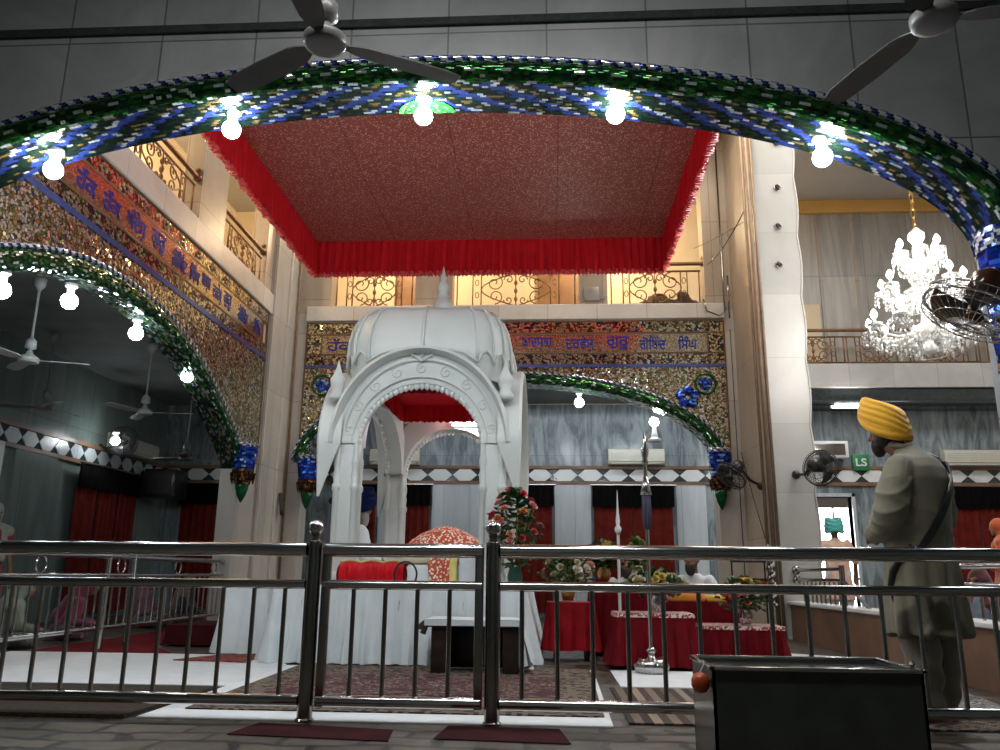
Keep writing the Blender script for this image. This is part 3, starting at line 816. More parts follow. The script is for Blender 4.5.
for z in (.72,.86):
    m = MB(); m.tube([(3.2,6.85,z),(3.2,5.4,z)], .022, 10); part('rail', m, MAT['steel'], root)
for k in range(6):
    y = 6.6-.2*k
    m = MB(); m.tube([(3.2,y,.47),(3.2,y,.72)], .012, 6); part('baluster', m, MAT['steel'], root)

# ================================================================== CLOTH TOOLS
def drape(mb, x0, x1, y0, y1, zt, zb, amp=.03, flare=.08, per=.17, seed=0, nz=8, step=.035, lift=0., rc=.06):
    """top sheet and a pleated skirt hanging round all four sides"""
    rr = random.Random(seed)
    # rounded-rectangle perimeter
    P = []
    def arc(cx, cy, a0):
        for k in range(5): a = a0+PI/2*k/4; P.append((cx+rc*math.cos(a), cy+rc*math.sin(a), math.cos(a), math.sin(a)))
    def line(a, b, nx, ny):
        d = math.hypot(b[0]-a[0], b[1]-a[1]); n = max(2, int(d/step))
        for k in range(1, n): P.append((a[0]+(b[0]-a[0])*k/n, a[1]+(b[1]-a[1])*k/n, nx, ny))
    arc(x1-rc, y0+rc, -PI/2); line((x1,y0+rc),(x1,y1-rc),1,0)
    arc(x1-rc, y1-rc, 0); line((x1-rc,y1),(x0+rc,y1),0,1)
    arc(x0+rc, y1-rc, PI/2); line((x0,y1-rc),(x0,y0+rc),-1,0)
    arc(x0+rc, y0+rc, PI); line((x0+rc,y0),(x1-rc,y0),0,-1)
    n = len(P); L = [0.]
    for i in range(1, n): L.append(L[-1]+math.hypot(P[i][0]-P[i-1][0], P[i][1]-P[i-1][1]))
    ph = [rr.uniform(0, 6) for _ in range(3)]
    vs = []; fs = []
    for j in range(nz+1):
        t = j/nz
        for i, (x, y, nx, ny) in enumerate(P):
            s = L[i]
            w = math.sin(2*PI*s/per+ph[0]+1.3*math.sin(s*2.1+ph[1])) + .5*math.sin(2*PI*s/(per*.47)+ph[2])
            d = flare*t**1.5 + amp*t**.7*w*.6
            z = zt+(zb-zt)*t
            if j == nz: z += lift*(.5+.5*math.sin(s*5+ph[1]))
            vs.append((x+nx*d, y+ny*d, z))
    for j in range(nz):
        for i in range(n):
            k = (i+1) % n; fs.append((j*n+i, (j+1)*n+i, (j+1)*n+k, j*n+k))
    fs.append(tuple(range(n)))
    return mb.add(vs, fs)
def pleats(mb, p0, p1, zt, zb, amp=.03, per=.1, seed=0, jag=.0, nz=4, step=.02, nrm=None, gather=0., flare=0.):
    """a hanging pleated strip between two plan points"""
    rr = random.Random(seed); p0 = Vector((*p0,0)); p1 = Vector((*p1,0)); d = p1-p0; L = d.length; d.normalize()
    n_ = Vector((d.y,-d.x,0)) if nrm is None else Vector((*nrm,0))
    n = max(4, int(L/step)); ph = [rr.uniform(0,6) for _ in range(4)]
    j_ = [rr.uniform(-1,1) for _ in range(n+1)]
    vs = []
    for j in range(nz+1):
        t = j/nz
        for i in range(n+1):
            s = L*i/n
            w = math.sin(2*PI*s/per+ph[0]+1.5*math.sin(s*3+ph[1]))*.7+.4*math.sin(2*PI*s/(per*.43)+ph[2])
            p = p0+d*s+n_*(amp*w*(.35+.65*t)+flare*t)
            z = zt+(zb-zt)*t
            if j == nz: z += jag*(math.sin(2*PI*s/(per*.8)+ph[3])*.6+j_[i]*.6)
            vs.append((p.x,p.y,z))
    fs = [(j*(n+1)+i, j*(n+1)+i+1, (j+1)*(n+1)+i+1, (j+1)*(n+1)+i) for j in range(nz) for i in range(n)]
    return mb.add(vs, fs)

# ================================================================== RED CLOTH CANOPY
CX0, CX1, CY0, CY1, CZ = -3.36, 1.63, 5.8, 10.8, 5.42
root = thing('ceiling_canopy', 'large red brocade cloth canopy with pleated frill hanging over the shrine', 'canopy', ((CX0+CX1)/2, (CY0+CY1)/2, CZ))
m = MB(); m.grid(lambda a, b: (CX0+(CX1-CX0)*a, CY0+(CY1-CY0)*b, CZ+.03-.09*math.sin(PI*a)*math.sin(PI*b)), 24, 24, CX1-CX0, CY1-CY0)
part('cloth_panel', m, MAT['brocade'], root, True)
m = MB(); m.grid(lambda a, b: (CX0+(CX1-CX0)*a, CY0+(CY1-CY0)*b, CZ+.07-.09*math.sin(PI*a)*math.sin(PI*b)), 12, 12)
part('backing_cloth', m, MAT['dark_red'], root, True)
MAT['edging'] = plain('pale_red_satin_edging', (.7,.1,.1), .3, 0, .3, 30)
FR = [((CX0,CY1),(CX1,CY1)), ((CX1,CY1),(CX1,CY0)), ((CX1,CY0),(CX0,CY0)), ((CX0,CY0),(CX0,CY1))]
for k, (a, b) in enumerate(FR):
    m = MB(); pleats(m, a, b, CZ+.06, CZ-.48, .055, .12, k, .02, 5, .018, None)
    fr = part('frill', m, MAT['red_satin'], root, True)
    m = MB(); pleats(m, a, b, CZ-.44, CZ-.52, .05, .055, k+9, .015, 2, .016)
    part('frill_edging', m, MAT['edging'], fr, True)
    m = MB(); m.tube([(*a, CZ+.05), (*b, CZ+.05)], .02, 8); part('frame_tube', m, MAT['dark_steel'], root)
for x, y in ((CX0,CY0),(CX1,CY0),(CX0,CY1),(CX1,CY1)):
    m = MB(); m.tube([(x,y,CZ+.05),(x,y,8.19)], .008, 6); part('hanging_wire', m, MAT['cable'], root)

# ================================================================== MARBLE SHRINE
PX0, PX1, PY0, PY1, PZ = -1.99, -.42, 7.45, 10.1, .64
PCX, PCY = (PX0+PX1)/2, (PY0+PY1)/2
root = thing('marble_shrine', 'carved white marble shrine with four arches and ribbed dome on the dais', 'shrine', (PCX, PCY, PZ))
PWD = .2
for x in (PX0+PWD/2, PX1-PWD/2):
    for y in (PY0+PWD/2, PY1-PWD/2):
        m = MB()
        m.bbox(x-PWD/2, x+PWD/2, y-PWD/2, y+PWD/2, PZ, 1.98, .03)
        m.bbox(x-PWD/2-.03, x+PWD/2+.03, y-PWD/2-.03, y+PWD/2+.03, PZ, PZ+.14, .02)
        for cx in (x-PWD/2+.015, x+PWD/2-.015):
            for cy in (y-PWD/2+.015, y+PWD/2-.015):
                m.lathe([(.032,PZ+.14),(.032,1.5),(.044,1.52),(.044,1.56),(.03,1.58),(.038,1.66),(.028,1.7),(.038,1.76),(.038,1.8),(.028,1.84),(.028,1.97)], 10, (cx,cy,0))
        part('pillar', m, MAT['shrine'], root)
def face_arch(side):
    """one arched side: panel, hood moulding, beaded edge; side 0 front, 1 right, 2 back, 3 left"""
    W = (PX1-PX0) if side in (0,2) else (PY1-PY0)
    half = W/2; ro = .59 if side in (0,2) else 1.0
    zs = 1.95; rz = .58; H = 2.93
    n = 30
    def P(s, d, z):   # s along the face, d outward
        if side == 0: return (PCX+s, PY0-d, z)
        if side == 2: return (PCX-s, PY1+d, z)
        if side == 1: return (PX1+d, PCY+s, z)
        return (PX0-d, PCY-s, z)
    inner = [(ro*math.cos(PI-PI*i/n), zs+rz*math.sin(PI-PI*i/n)) for i in range(n+1)]
    hw = half+.015; hz = .88
    outer = [(hw*math.cos(PI-PI*i/n), zs+hz*math.sin(PI-PI*i/n)) for i in range(n+1)]
    m = MB()
    for d in (0., -.2):
        vs = []; fs = []
        for a, b in zip(inner, outer): vs += [P(a[0], d, a[1]), P(b[0], d, b[1])]
        for i in range(n): fs.append((2*i, 2*i+2, 2*i+3, 2*i+1))
        m.add(vs, fs)
    vs = []; fs = []
    for a in inner: vs += [P(a[0], 0, a[1]), P(a[0], -.2, a[1])]
    for i in range(n): fs.append((2*i, 2*i+1, 2*i+3, 2*i+2))
    m.add(vs, fs)
    vs = []; fs = []
    for a in outer: vs += [P(a[0], 0, a[1]), P(a[0], -.2, a[1])]
    for i in range(n): fs.append((2*i, 2*i+1, 2*i+3, 2*i+2))
    m.add(vs, fs)
    # carved scrolls between the rings
    for k in range(9):
        a = PI*(k+.5)/9; rm = .5*(ro+hw)-.01; zm = .5*(rz+hz)
        c = (rm*math.cos(a), zs+zm*math.sin(a))
        pts = []
        for q in range(16):
            th = q*.55; rr = .062*(1-q/18)
            pts.append(P(c[0]+rr*math.cos(th+a), .004, c[1]+rr*math.sin(th+a)))
        m.tube(pts, .008, 5)
    pa = part('arch_panel', m, MAT['shrine'], root, 50)
    # hood: projecting curved eave; on the long sides its feet hang down as pointed tongues
    m = MB(); vs = []; fs = []; N2 = 36; path = []
    long_ = side in (1,3); ext = .5
    prof = [(-.06,.0),(-.03,.07),(-.01,.14),(.03,.175),(.06,.15),(.05,.07),(.04,-.05)] if long_ else [(-.03,-.02),(-.025,.04),(-.015,.08),(.0,.11),(.03,.09),(.035,.02),(.03,-.1)]
    m_ = len(prof)
    if long_:
        for q in (1., .8, .6, .4, .2): path.append((-1, -ext*q, 1-q*.9))
    for i in range(N2+1):
        th = PI-PI*i/N2; path.append((math.cos(th), math.sin(th), 1))
    if long_:
        for q in (.2, .4, .6, .8, 1.): path.append((1, -ext*q, 1-q*.9))
    for c, s_, tip in path:
        low = s_ < 0
        for (dr, dd) in prof:
            if low: vs.append(P(math.copysign(1, c)*(hw+.02+dr*tip), .15+(dd-.15)*tip, zs+s_))
            else: vs.append(P((hw+.02+dr)*c, dd, zs+(hz+.02+dr)*s_))
    for i in range(len(path)-1):
        for k in range(m_-1): fs.append((i*m_+k, (i+1)*m_+k, (i+1)*m_+k+1, i*m_+k+1))
    m.add(vs, fs)
    for rr_s, rr_z, r_ in ((hw-.07, hz-.07, .016), (ro+.05, rz+.06, .011)):
        m.tube([P(rr_s*math.cos(PI-PI*i/n), .01, zs+rr_z*math.sin(PI-PI*i/n)) for i in range(n+1)], r_, 6)
    part('hood_moulding', m, MAT['shrine'], root, 50)
    m = MB(); m.tube([P(ro*math.cos(PI*i/36), -.03, zs+rz*math.sin(PI*i/36)) for i in range(1, 36)], .012, 5)
    for i in range(1, 36):
        a = PI*i/36
        m.lathe([(.018,.0),(.03,-.014),(.026,-.045),(.003,-.065)], 6, P(ro*math.cos(a), -.03, zs+rz*math.sin(a)+.004))
    part('beaded_edge', m, MAT['white_stone'], pa, True)
for sd in range(4): face_arch(sd)
# body above the arches and the ribbed dome
def sq(hx, hy, z, k=.22, n=40, bulge=0.):
    out = []
    for i in range(n):
        a = 2*PI*i/n; c, s_ = math.cos(a), math.sin(a)
        e = 2./5.
        out.append((PCX+hx*math.copysign(abs(c)**e, c), PCY+hy*math.copysign(abs(s_)**e, s_), z))
    return out
lv = [(.79,1.25,2.6),(.81,1.28,2.66),(.83,1.31,2.74),(.84,1.33,2.88),(.83,1.32,3.02),(.8,1.28,3.16),(.75,1.2,3.28),(.67,1.08,3.37),(.54,.88,3.43),(.32,.52,3.465),(.12,.18,3.475)]
m = MB(); vs = []; fs = []; n = 40
for hx, hy, z in lv: vs += sq(hx, hy, z)
for j in range(len(lv)-1):
    for i in range(n): fs.append((j*n+i, j*n+(i+1) % n, (j+1)*n+(i+1) % n, (j+1)*n+i))
fs.append(tuple((len(lv)-1)*n+i for i in range(n)))
m.add(vs, fs)
dome = part('dome', m, MAT['shrine'], root, 60)
m = MB()
for i in range(0, n, 2):
    pts = []
    for hx, hy, z in lv[2:10]:
        p = sq(hx+.012, hy+.012, z)[i]; pts.append(p)
    m.tube(pts, [.018]*(len(pts)-1)+[.01], 6)
    a, b_ = sq(.86, 1.35, 2.74)[i], sq(.86, 1.35, 2.74)[(i+2) % n]
    mid = ((a[0]+b_[0])/2, (a[1]+b_[1])/2, 2.86)
    m.tube([a, ((a[0]+mid[0])/2, (a[1]+mid[1])/2, 2.83), mid, ((b_[0]+mid[0])/2, (b_[1]+mid[1])/2, 2.83), b_], .012, 5)
part('dome_ribs', m, MAT['shrine'], dome, True)
m = MB(); m.lathe([(.2,3.45),(.21,3.5),(.17,3.55),(.1,3.58),(.075,3.66),(.11,3.71),(.115,3.77),(.07,3.84),(.05,3.92),(.075,3.96),(.065,4.01),(.03,4.06),(.042,4.1),(.024,4.14),(.003,4.24)], 18, (PCX,PCY,0))
part('finial', m, MAT['shrine'], root, True)
for x in (PX0-.02, PX1+.02):
    for y in (PY0-.02, PY1+.02):
        m = MB(); m.lathe([(.07,2.36),(.08,2.4),(.05,2.46),(.07,2.52),(.075,2.56),(.04,2.62),(.02,2.68),(.002,2.76)], 12, (x,y,0)); part('corner_finial', m, MAT['shrine'], root, True)
# inner red canopy of the shrine and its lamp
root = thing('red_frill_canopy', 'small red frilled cloth canopy hanging inside the marble shrine', 'canopy', (PCX, PCY, 2.78))
m = MB(); m.box(PCX-.55, PCX+.55, PCY-.8, PCY+.8, 2.76, 2.78); part('cloth_top', m, MAT['red_satin'], root)
C = [(PCX-.55,PCY-.8),(PCX+.55,PCY-.8),(PCX+.55,PCY+.8),(PCX-.55,PCY+.8)]
for k in range(4):
    m = MB(); pleats(m, C[k], C[(k+1) % 4], 2.78, 2.55, .03, .09, k+30, .01, 3, .015); part('frill', m, MAT['red_satin'], root, True)
MAT['tube'] = emit('tube_glow', (1., .97, .95), 60.)
root = thing('tube_light', 'bright tube lamp fixed over the rear arch inside the marble shrine', 'lamp', (PCX+.3, PY1-.3, 2.54))
m = MB(); m.tube([(PCX+.05,PY1-.3,2.56),(PCX+.55,PY1-.3,2.56)], .02, 10); part('tube', m, MAT['tube'], root)
m = MB(); m.bbox(PCX+.0, PCX+.6, PY1-.27, PY1-.2, 2.54, 2.58, .008); part('batten', m, MAT['ac_white'], root)

# ================================================================== DAIS AND WHAT IS ON IT
root = thing('dais', 'wide raised dais under a white cloth that hangs to the carpet', 'dais', (-1.3, 8.6, 0))
m = MB(); m.bbox(-2.42, -.24, 7.25, 10.5, .0, .62, .01); part('platform', m, MAT['wood'], root)
m = MB(); drape(m, -2.45, -.2, 7.24, 10.53, .64, .015, .07, .09, .17, 4, 10, .02)
part('cloth', m, MAT['white_cloth'], root, 60)
root = thing('draped_table', 'narrow table under a white cloth against the left end of the dais', 'table', (-2.8, 8.8, 0))
m = MB(); m.bbox(-3.15, -2.78, 8.0, 9.9, .0, .6, .01); part('table_body', m, MAT['wood'], root)
m = MB(); drape(m, -3.18, -2.74, 7.97, 9.93, .63, .015, .03, .1, .2, 14, 10, .025); part('cloth', m, MAT['white_cloth'], root, 60)
# domed, cloth-covered book on its cushion stand
MAT['rumala'] = (lambda t: (lambda u: (lambda v: t.set(t.ramp(v.outputs['Distance'], [(0,(.9,.84,.75)),(.33,(.85,.7,.55)),(.4,(.62,.12,.045)),(.55,(.52,.08,.03))], 'CONSTANT'), .7))((lambda v: (t.ln(u, v.inputs['Vector']), v)[1])(t.new('ShaderNodeTexVoronoi', Scale=38.))))(t.obj()))(NT('orange_white_print_cloth'))
root = thing('covered_book', 'domed bundle under orange and white printed cloth on the dais cushions', 'draped book', (-1.02, 8.1, .64))
m = MB(); nn = 36
rings = [(.4,.27,.985),(.41,.275,1.01),(.39,.265,1.04),(.32,.23,1.1),(.22,.17,1.16),(.12,.1,1.2),(.03,.025,1.215)]
vs = []; fs = []
for j, (rx, ry, z) in enumerate(rings):
    for i in range(nn):
        a = 2*PI*i/nn; k = 1+.02*math.sin(5*a+j)
        vs.append((-1.02+rx*k*math.cos(a), 8.1+ry*k*math.sin(a), z+.01*math.sin(3*a)))
for j in range(len(rings)-1):
    for i in range(nn): fs.append((j*nn+i, j*nn+(i+1) % nn, (j+1)*nn+(i+1) % nn, (j+1)*nn+i))
fs.append(tuple(range(nn))[::-1]); fs.append(tuple((len(rings)-1)*nn+i for i in range(nn)))
m.add(vs, fs); part('printed_cover', m, MAT['rumala'], root, True)
m = MB(); m.grid(lambda a, b: (-1.13+.22*a+.012*math.sin(b*9), 7.79-.02*math.sin(a*9), 1.0-.33*b), 8, 6); part('hanging_end', m, MAT['rumala'], root, True)
m = MB(); m.bbox(-1.36, -.68, 7.83, 8.4, .64, .86, .05); part('cushion', m, MAT['white_cloth'], root, True)
m = MB(); m.bbox(-1.42, -.62, 7.8, 8.44, .86, .98, .05); part('cushion', m, cloth('pale_yellow_cloth', (.68,.62,.42)), root, True)
m = MB(); m.bbox(-.84, -.62, 7.74, 7.8, .64, .93, .02); part('side_cloth', m, cloth('grey_white_cloth', (.6,.62,.66)), root, True)
m = MB(); m.bbox(-.93, -.86, 7.74, 7.8, .64, .95, .02); part('side_cloth', m, cloth('yellow_cloth', (.72,.62,.2)), root, True)
# red velvet pleated bolster cover
root = thing('bolster', 'red velvet gathered bolster with scalloped top at the dais front', 'bolster', (-1.56, 7.37, .645))
m = MB()
def bol(a, b):
    x = -1.87+.58*a
    top = .85+.02*abs(math.sin(3*PI*a))
    ang = -PI*.5+PI*b
    return (x, 7.36-.045*math.cos(ang)*(1+.28*math.sin(44*a+math.sin(9*a))), .65+(top-.65)*(.5+.5*math.sin(ang)))
m.grid(bol, 90, 14); m.grid(lambda a, b: (lambda p: (p[0], 14.72-p[1], p[2]))(bol(a, b)), 90, 14)
part('velvet_cover', m, MAT['red_satin'], root, True)
for x in (-1.87, -1.29):
    m = MB(); m.ball((x, 7.36, .75), .09, 12, (.35,.5,1)); part('end_cap', m, MAT['red_velvet'], root, True)
m = MB(); m.tube([(-1.87+.58*k/24, 7.35, .855+.02*abs(math.sin(3*PI*k/24))) for k in range(25)], .014, 6); part('gold_piping', m, cloth('gold_piping', (.55,.42,.2)), root, True)
m = MB(); m.tube([(-1.26+.1*math.cos(a), 7.265, .755+.11*math.sin(a)) for a in [2*PI*k/28 for k in range(28)]], .009, 8, closed=True)
single('ring', m, MAT['black'], 'thin dark ring standing upright in front of the red bolster', 'ring', (-1.26, 7.265, .645), True)

# ---- small dark table with white cloth
root = thing('side_table', 'low dark wooden table under a white cloth before the dais', 'table', (-.6, 6.8, .017))
m = MB(); m.bbox(-.96, -.24, 6.56, 7.0, .36, .41, .008); part('table_top', m, MAT['wood'], root)
for x in (-.92, -.36): 
    m = MB(); m.bbox(x, x+.12, 6.58, 6.98, .021, .36, .006); part('side_panel', m, MAT['wood'], root)
m = MB(); m.bbox(-.8, -.36, 6.9, 6.94, .03, .36, .004); part('back_panel', m, MAT['black'], root)
m = MB()
m.grid(lambda a, b: (-.97+.74*a, 6.54+.48*b, .418+.003*math.sin(9*a+7*b)), 14, 10)
m.grid(lambda a, b: (-.97+.74*a, 6.54-.012-.008*math.sin(11*a), .418-.045*b-.03*b*math.sin(PI*a)**2*0), 14, 3)
m.grid(lambda a, b: (-.23+.09*b+.02*math.sin(a*14)*b, 6.53+.48*a, .418-(.3+.08*math.sin(3*a))*b), 14, 6)
m.grid(lambda a, b: (-.97-.06*b-.015*math.sin(a*14)*b, 6.53+.48*a, .418-(.05+.12*a)*b), 14, 6)
cl = single('tablecloth', m, MAT['white_cloth'], 'white cloth laid over the low dark table, corner hanging down', 'tablecloth', (-.6,6.8,.414), 50)

# ================================================================== RED DRAPED TABLES
MAT['silver_trim'] = (lambda t: (lambda n: t.set(t.ramp(n.outputs[0], [(.42,(.3,.01,.015)),(.5,(.7,.6,.55))], 'CONSTANT'), .4))(t.noise(t.obj(), 45, 2)))(NT('silver_thread_trim'))
def red_table(label, x0, x1, y0, y1, zt, zb, seed, mat='red_velvet', trim=False, legs=True, flare=.04, group=None):
    root = thing('draped_table', label, 'table', ((x0+x1)/2, (y0+y1)/2, 0), 0, group)
    m = MB(); m.bbox(x0+.03, x1-.03, y0+.03, y1-.03, zt-.05, zt-.012, .005)
    part('table_top', m, MAT['wood'], root)
    for x in (x0+.06, x1-.1):
        for y in (y0+.06, y1-.1):
            m = MB(); m.bbox(x, x+.04, y, y+.04, 0, zt-.05, .004); part('leg', m, MAT['wood'], root)
    m = MB(); drape(m, x0, x1, y0, y1, zt, zb, .042, flare, .13, seed, 7, .022, .015, .05)
    c = part('cloth', m, MAT[mat], root, 60)
    if trim:
        m = MB(); drape(m, x0-.004, x1+.004, y0-.004, y1+.004, zt+.003, zt-.03, .006, .006, .16, seed, 2, .03, 0, .05)
        part('silver_trim', m, MAT['silver_trim'], c, 60)
    return root
red_table('bright red draped table just right of the white dais', -.02, .43, 7.8, 8.2, .52, .09, 1, 'table_red')
red_table('wide low red draped table with silver trim behind the steel stand', .56, 1.22, 7.15, 7.62, .455, .03, 2, 'red_velvet', True, flare=.07)
red_table('low red draped table at the right end, under a flower vase', 1.5, 2.27, 8.25, 8.8, .3, .02, 3, 'red_velvet', True)
red_table('tall dark red draped table behind the bright red one', .42, 1.12, 8.35, 8.95, .7, .02, 5, 'red_velvet')
red_table('dark red draped bench behind the two low red tables', 1.2, 2.0, 9.0, 9.6, .5, .02, 6, 'red_velvet')
# orange and purple folded cloths on the bench
m = MB(); m.bbox(1.3, 1.66, 9.0, 9.4, .5, .6, .03); single('folded_cloth', m, cloth('orange_cloth', (.75,.25,.02)), 'folded orange cloth on the dark red bench', 'cloth', (1.48,9.2,.5), True)
m = MB(); m.bbox(1.68, 1.9, 9.05, 9.4, .5, .57, .025); single('folded_cloth', m, cloth('yellow_orange_cloth', (.7,.42,.05)), 'folded yellow cloth beside the orange one on the bench', 'cloth', (1.79,9.2,.5), True)
# red covered step left of the dais
root = thing('covered_step', 'low step covered in dark red cloth at the left of the dais', 'step', (-3.75, 9.1, 0))
m = MB(); m.bbox(-4.0, -3.5, 8.7, 9.5, 0, .2, .02); part('step_block', m, MAT['wood'], root)
m = MB(); drape(m, -4.03, -3.47, 8.67, 9.53, .215, .02, .01, .03, .2, 8, 4, .06); part('cloth', m, MAT['dark_red'], root, 60)
m = MB(); m.bbox(-3.62, -3.4, 9.0, 9.4, .222, .36, .05); single('cushion', m, MAT['white_cloth'], 'small white cushion on the red step beside the dais', 'cushion', (-3.5,9.2,.222), True)

# ================================================================== CARPETS AND SHEETS
MAT['red_reflection'] = cloth('maroon_reflection', (.035,.006,.008), .95, .4, 120, 0)  # maroon colour for the faint reddish reflections on the floor
def flat(name, poly, z, mat, label, cat, th=.008, border=None):
    m = MB(); m.prism(poly, 'z', z, z+th)
    cx = sum(p[0] for p in poly)/len(poly); cy = sum(p[1] for p in poly)/len(poly)
    if border is None: return single(name, m, MAT[mat], label, cat, (cx,cy,z), False)
    r = thing(name, label, cat, (cx,cy,z)); part('border', m, MAT[mat], r, False)
    q = [(cx+(x-cx)*border[1], cy+(y-cy)*border[2]) for x, y in poly]
    m = MB(); m.prism(q, 'z', z+th, z+th+.003); part('field', m, MAT[border[0]], r, False)
    return r
flat('floor_sheet', [(-2.2,4.5),(.33,4.5),(.36,7.06),(-2.2,7.06)], .002, 'sheet', 'white sheet edging out from under the large carpet at the railing', 'sheet', .006)
flat('carpet', [(-2.05,4.76),(.3,4.76),(.33,7.05),(-2.08,7.05)], .009, 'rug', 'large figured brown carpet with maroon field before the dais', 'carpet', .008, ('rug_field', .8, .46))
flat('floor_sheet', [(-4.9,5.72),(-2.2,5.72),(-2.2,7.05),(-2.6,7.8),(-5.1,7.8)], .004, 'sheet', 'broad white sheet on the floor behind the left railing', 'sheet')
flat('carpet', [(-4.95,7.82),(-3.55,7.82),(-4.1,8.6),(-4.15,10.9),(-5.05,10.9)], .006, 'red_velvet', 'plain red carpet runner beyond the left white sheet', 'carpet')
flat('prayer_mat', [(-3.25,7.2),(-2.58,7.12),(-2.62,7.7),(-3.0,7.78)], .014, 'mat_red', 'small red figured mat on the white sheet by the dais corner', 'mat')
flat('mat_or_reflection', [(-3.75,4.46),(-2.25,4.46),(-2.2,5.6),(-3.75,5.6)], .003, 'mat_brown', 'dark brown shaggy mat under the left railing', 'mat', .02)
flat('carpet', [(.42,4.6),(1.3,4.6),(1.3,6.0),(.42,6.0)], .004, 'rug_stripe', 'striped beige and brown carpet to the right of the gate', 'carpet')
flat('floor_sheet', [(.5,6.05),(1.35,6.05),(1.35,7.05),(.5,7.05)], .004, 'sheet', 'white sheet on the floor under the steel stand', 'sheet')
flat('floor_sheet', [(2.1,8.0),(2.95,7.7),(3.0,8.5),(2.4,8.9)], .004, 'sheet', 'small white sheet on the floor against the brown parapet', 'sheet')
flat('carpet', [(1.34,4.6),(2.7,4.6),(2.74,5.1),(1.34,5.1)], .004, 'rug', 'figured brown carpet under the feet of the standing man', 'carpet')
flat('carpet', [(1.4,5.15),(2.72,5.15),(3.04,7.4),(1.4,7.4)], .004, 'rug_zebra', 'grey and white figured carpet behind the standing man', 'carpet')
flat('mat_or_reflection', [(-1.55,4.1),(-.75,4.02),(-.78,4.3),(-1.5,4.42)], .003, 'red_reflection', 'flat dark red patch painting a floor reflection before the left post of the gate', 'mat', .003)  # thin patches coloured as floor reflections at the gate posts, not solid mats
flat('mat_or_reflection', [(-.55,4.1),(.1,4.05),(.05,4.42),(-.52,4.44)], .003, 'red_reflection', 'flat dark red patch painting a floor reflection before the right post of the gate', 'mat', .003)

# ================================================================== BALCONY IRONWORK
def spiral(cx, cz, r, a0, turns, sgn=1, n=22):
    return [(cx+r*(1-k/n*.85)*math.cos(a0+sgn*2*PI*turns*k/n), cz+r*(1-k/n*.85)*math.sin(a0+sgn*2*PI*turns*k/n)) for k in range(n+1)]
def iron_rail(label, p0, p1, z0, z1, npan, knob=True, group=None, mat='iron'):
    p0 = Vector((*p0,0)); p1 = Vector((*p1,0)); d = p1-p0; L = d.length; d.normalize()
    P = lambda s, z: tuple(p0+d*s+Vector((0,0,z)))
    mid = (p0+p1)/2
    root = thing('balcony_railing', label, 'railing', (mid.x, mid.y, z0), 0, group)
    h = z1-z0
    m = MB(); m.tube([P(-.05,z1), P(L+.05,z1)], .032, 10)
    hr = part('handrail', m, MAT[mat], root)
    if knob:
        for s in (-.05, L+.05):
            m = MB(); m.ball(P(s, z1), .055, 10); m.ball(P(s, z1+.1), .035, 8); part('knob', m, MAT[mat], hr, True)
    pw = L/npan
    for k in range(npan):
        s0 = k*pw; c = s0+pw/2; sw = pw*.27
        m = MB()
        for z in (z0+.03, z1-.13): m.tube([P(s0,z), P(s0+pw,z)], .016, 6)
        for s in (s0+.03, s0+.03+.13*pw, s0+.03+.2*pw, s0+pw-.03-.2*pw, s0+pw-.03-.13*pw, s0+pw-.03):
            m.tube([P(s,z0+.03), P(s,z1-.13)], .012, 6)
        for s in (s0+.03+.165*pw, s0+pw-.03-.165*pw):
            for zz in (.3,.6):
                m.tube([P(s+.03*math.cos(a), z0+h*zz+.05*math.sin(a)) for a in [2*PI*q/10 for q in range(10)]], .008, 5, closed=True)
        part('lattice', m, MAT[mat], root, True)
        m = MB(); hh = h-.16; zc = z0+.03+hh/2
        R = min(hh*.27, sw*.6)
        for sg in (-1, 1):
            for (dx, dz, r, a0, tn, s_) in ((.62, .2, R, PI/2, 1.4, 1), (.6, -.22, R*.85, -PI/2, 1.3, -1), (.2, .3, R*.55, 0, 1.2, 1), (.22, -.33, R*.5, 0, 1.2, -1)):
                m.tube([P(c+sg*(sw*dx*0+x_), z_) for x_, z_ in spiral(sw*dx*1.05, zc+hh*dz, r, a0, tn, s_)], .011, 5)
            m.tube([P(c+sg*sw*(.05+1.0*math.sin(PI*q/14)), z0+.03+hh*q/14) for q in range(15)], .011, 5)
        for zz in (.2,.45,.7):
            m.ball(P(c, z0+.03+hh*zz), .032, 8, (1,.6,1.6))
        m.tube([P(c,z0+.03), P(c,z1-.13)], .012, 5)
        part('scrollwork', m, MAT[mat], root, True)
    return root
iron_rail('bronze scrollwork balcony railing, nearest bay on the left gallery', (-4.34, 5.55), (-4.34, 8.88), 4.95, 5.52, 2)
iron_rail('bronze scrollwork balcony railing, far bay on the left gallery', (-4.34, 9.78), (-4.34, 11.26), 4.95, 5.52, 1)
iron_rail('scrollwork railing of the rear balcony left of the shrine finial', (-3.58, 12.72), (-2.24, 12.72), 5.07, 5.8, 1, False)
iron_rail('scrollwork railing of the rear balcony between the two plain piers', (-1.54, 12.72), (.48, 12.72), 5.07, 5.8, 1, False)
iron_rail('scrollwork railing of the rear balcony at its right end', (1.02, 12.72), (2.52, 12.72), 5.07, 5.8, 1, True)
iron_rail('long bronze balcony railing across the right hall', (4.4, 15.02), (10.4, 15.02), 4.67, 5.33, 5, True)
# heap behind the last railing
m = MB(); rr = random.Random(5)
for k in range(26): m.ball((1.7+rr.random()*.8, 12.98+rr.random()*.3, 5.14+rr.random()*.22*(1-abs(k/26-.5))), .1+.05*rr.random(), 8, (1.2,.8,.7))
single('cloth_bundle', fuse(m, .03, 2), cloth('brown_bundle', (.09,.06,.04)), 'dark bundle lying behind the rear balcony railing at the right', 'bundle', (2.1,13.1,4.95), True)

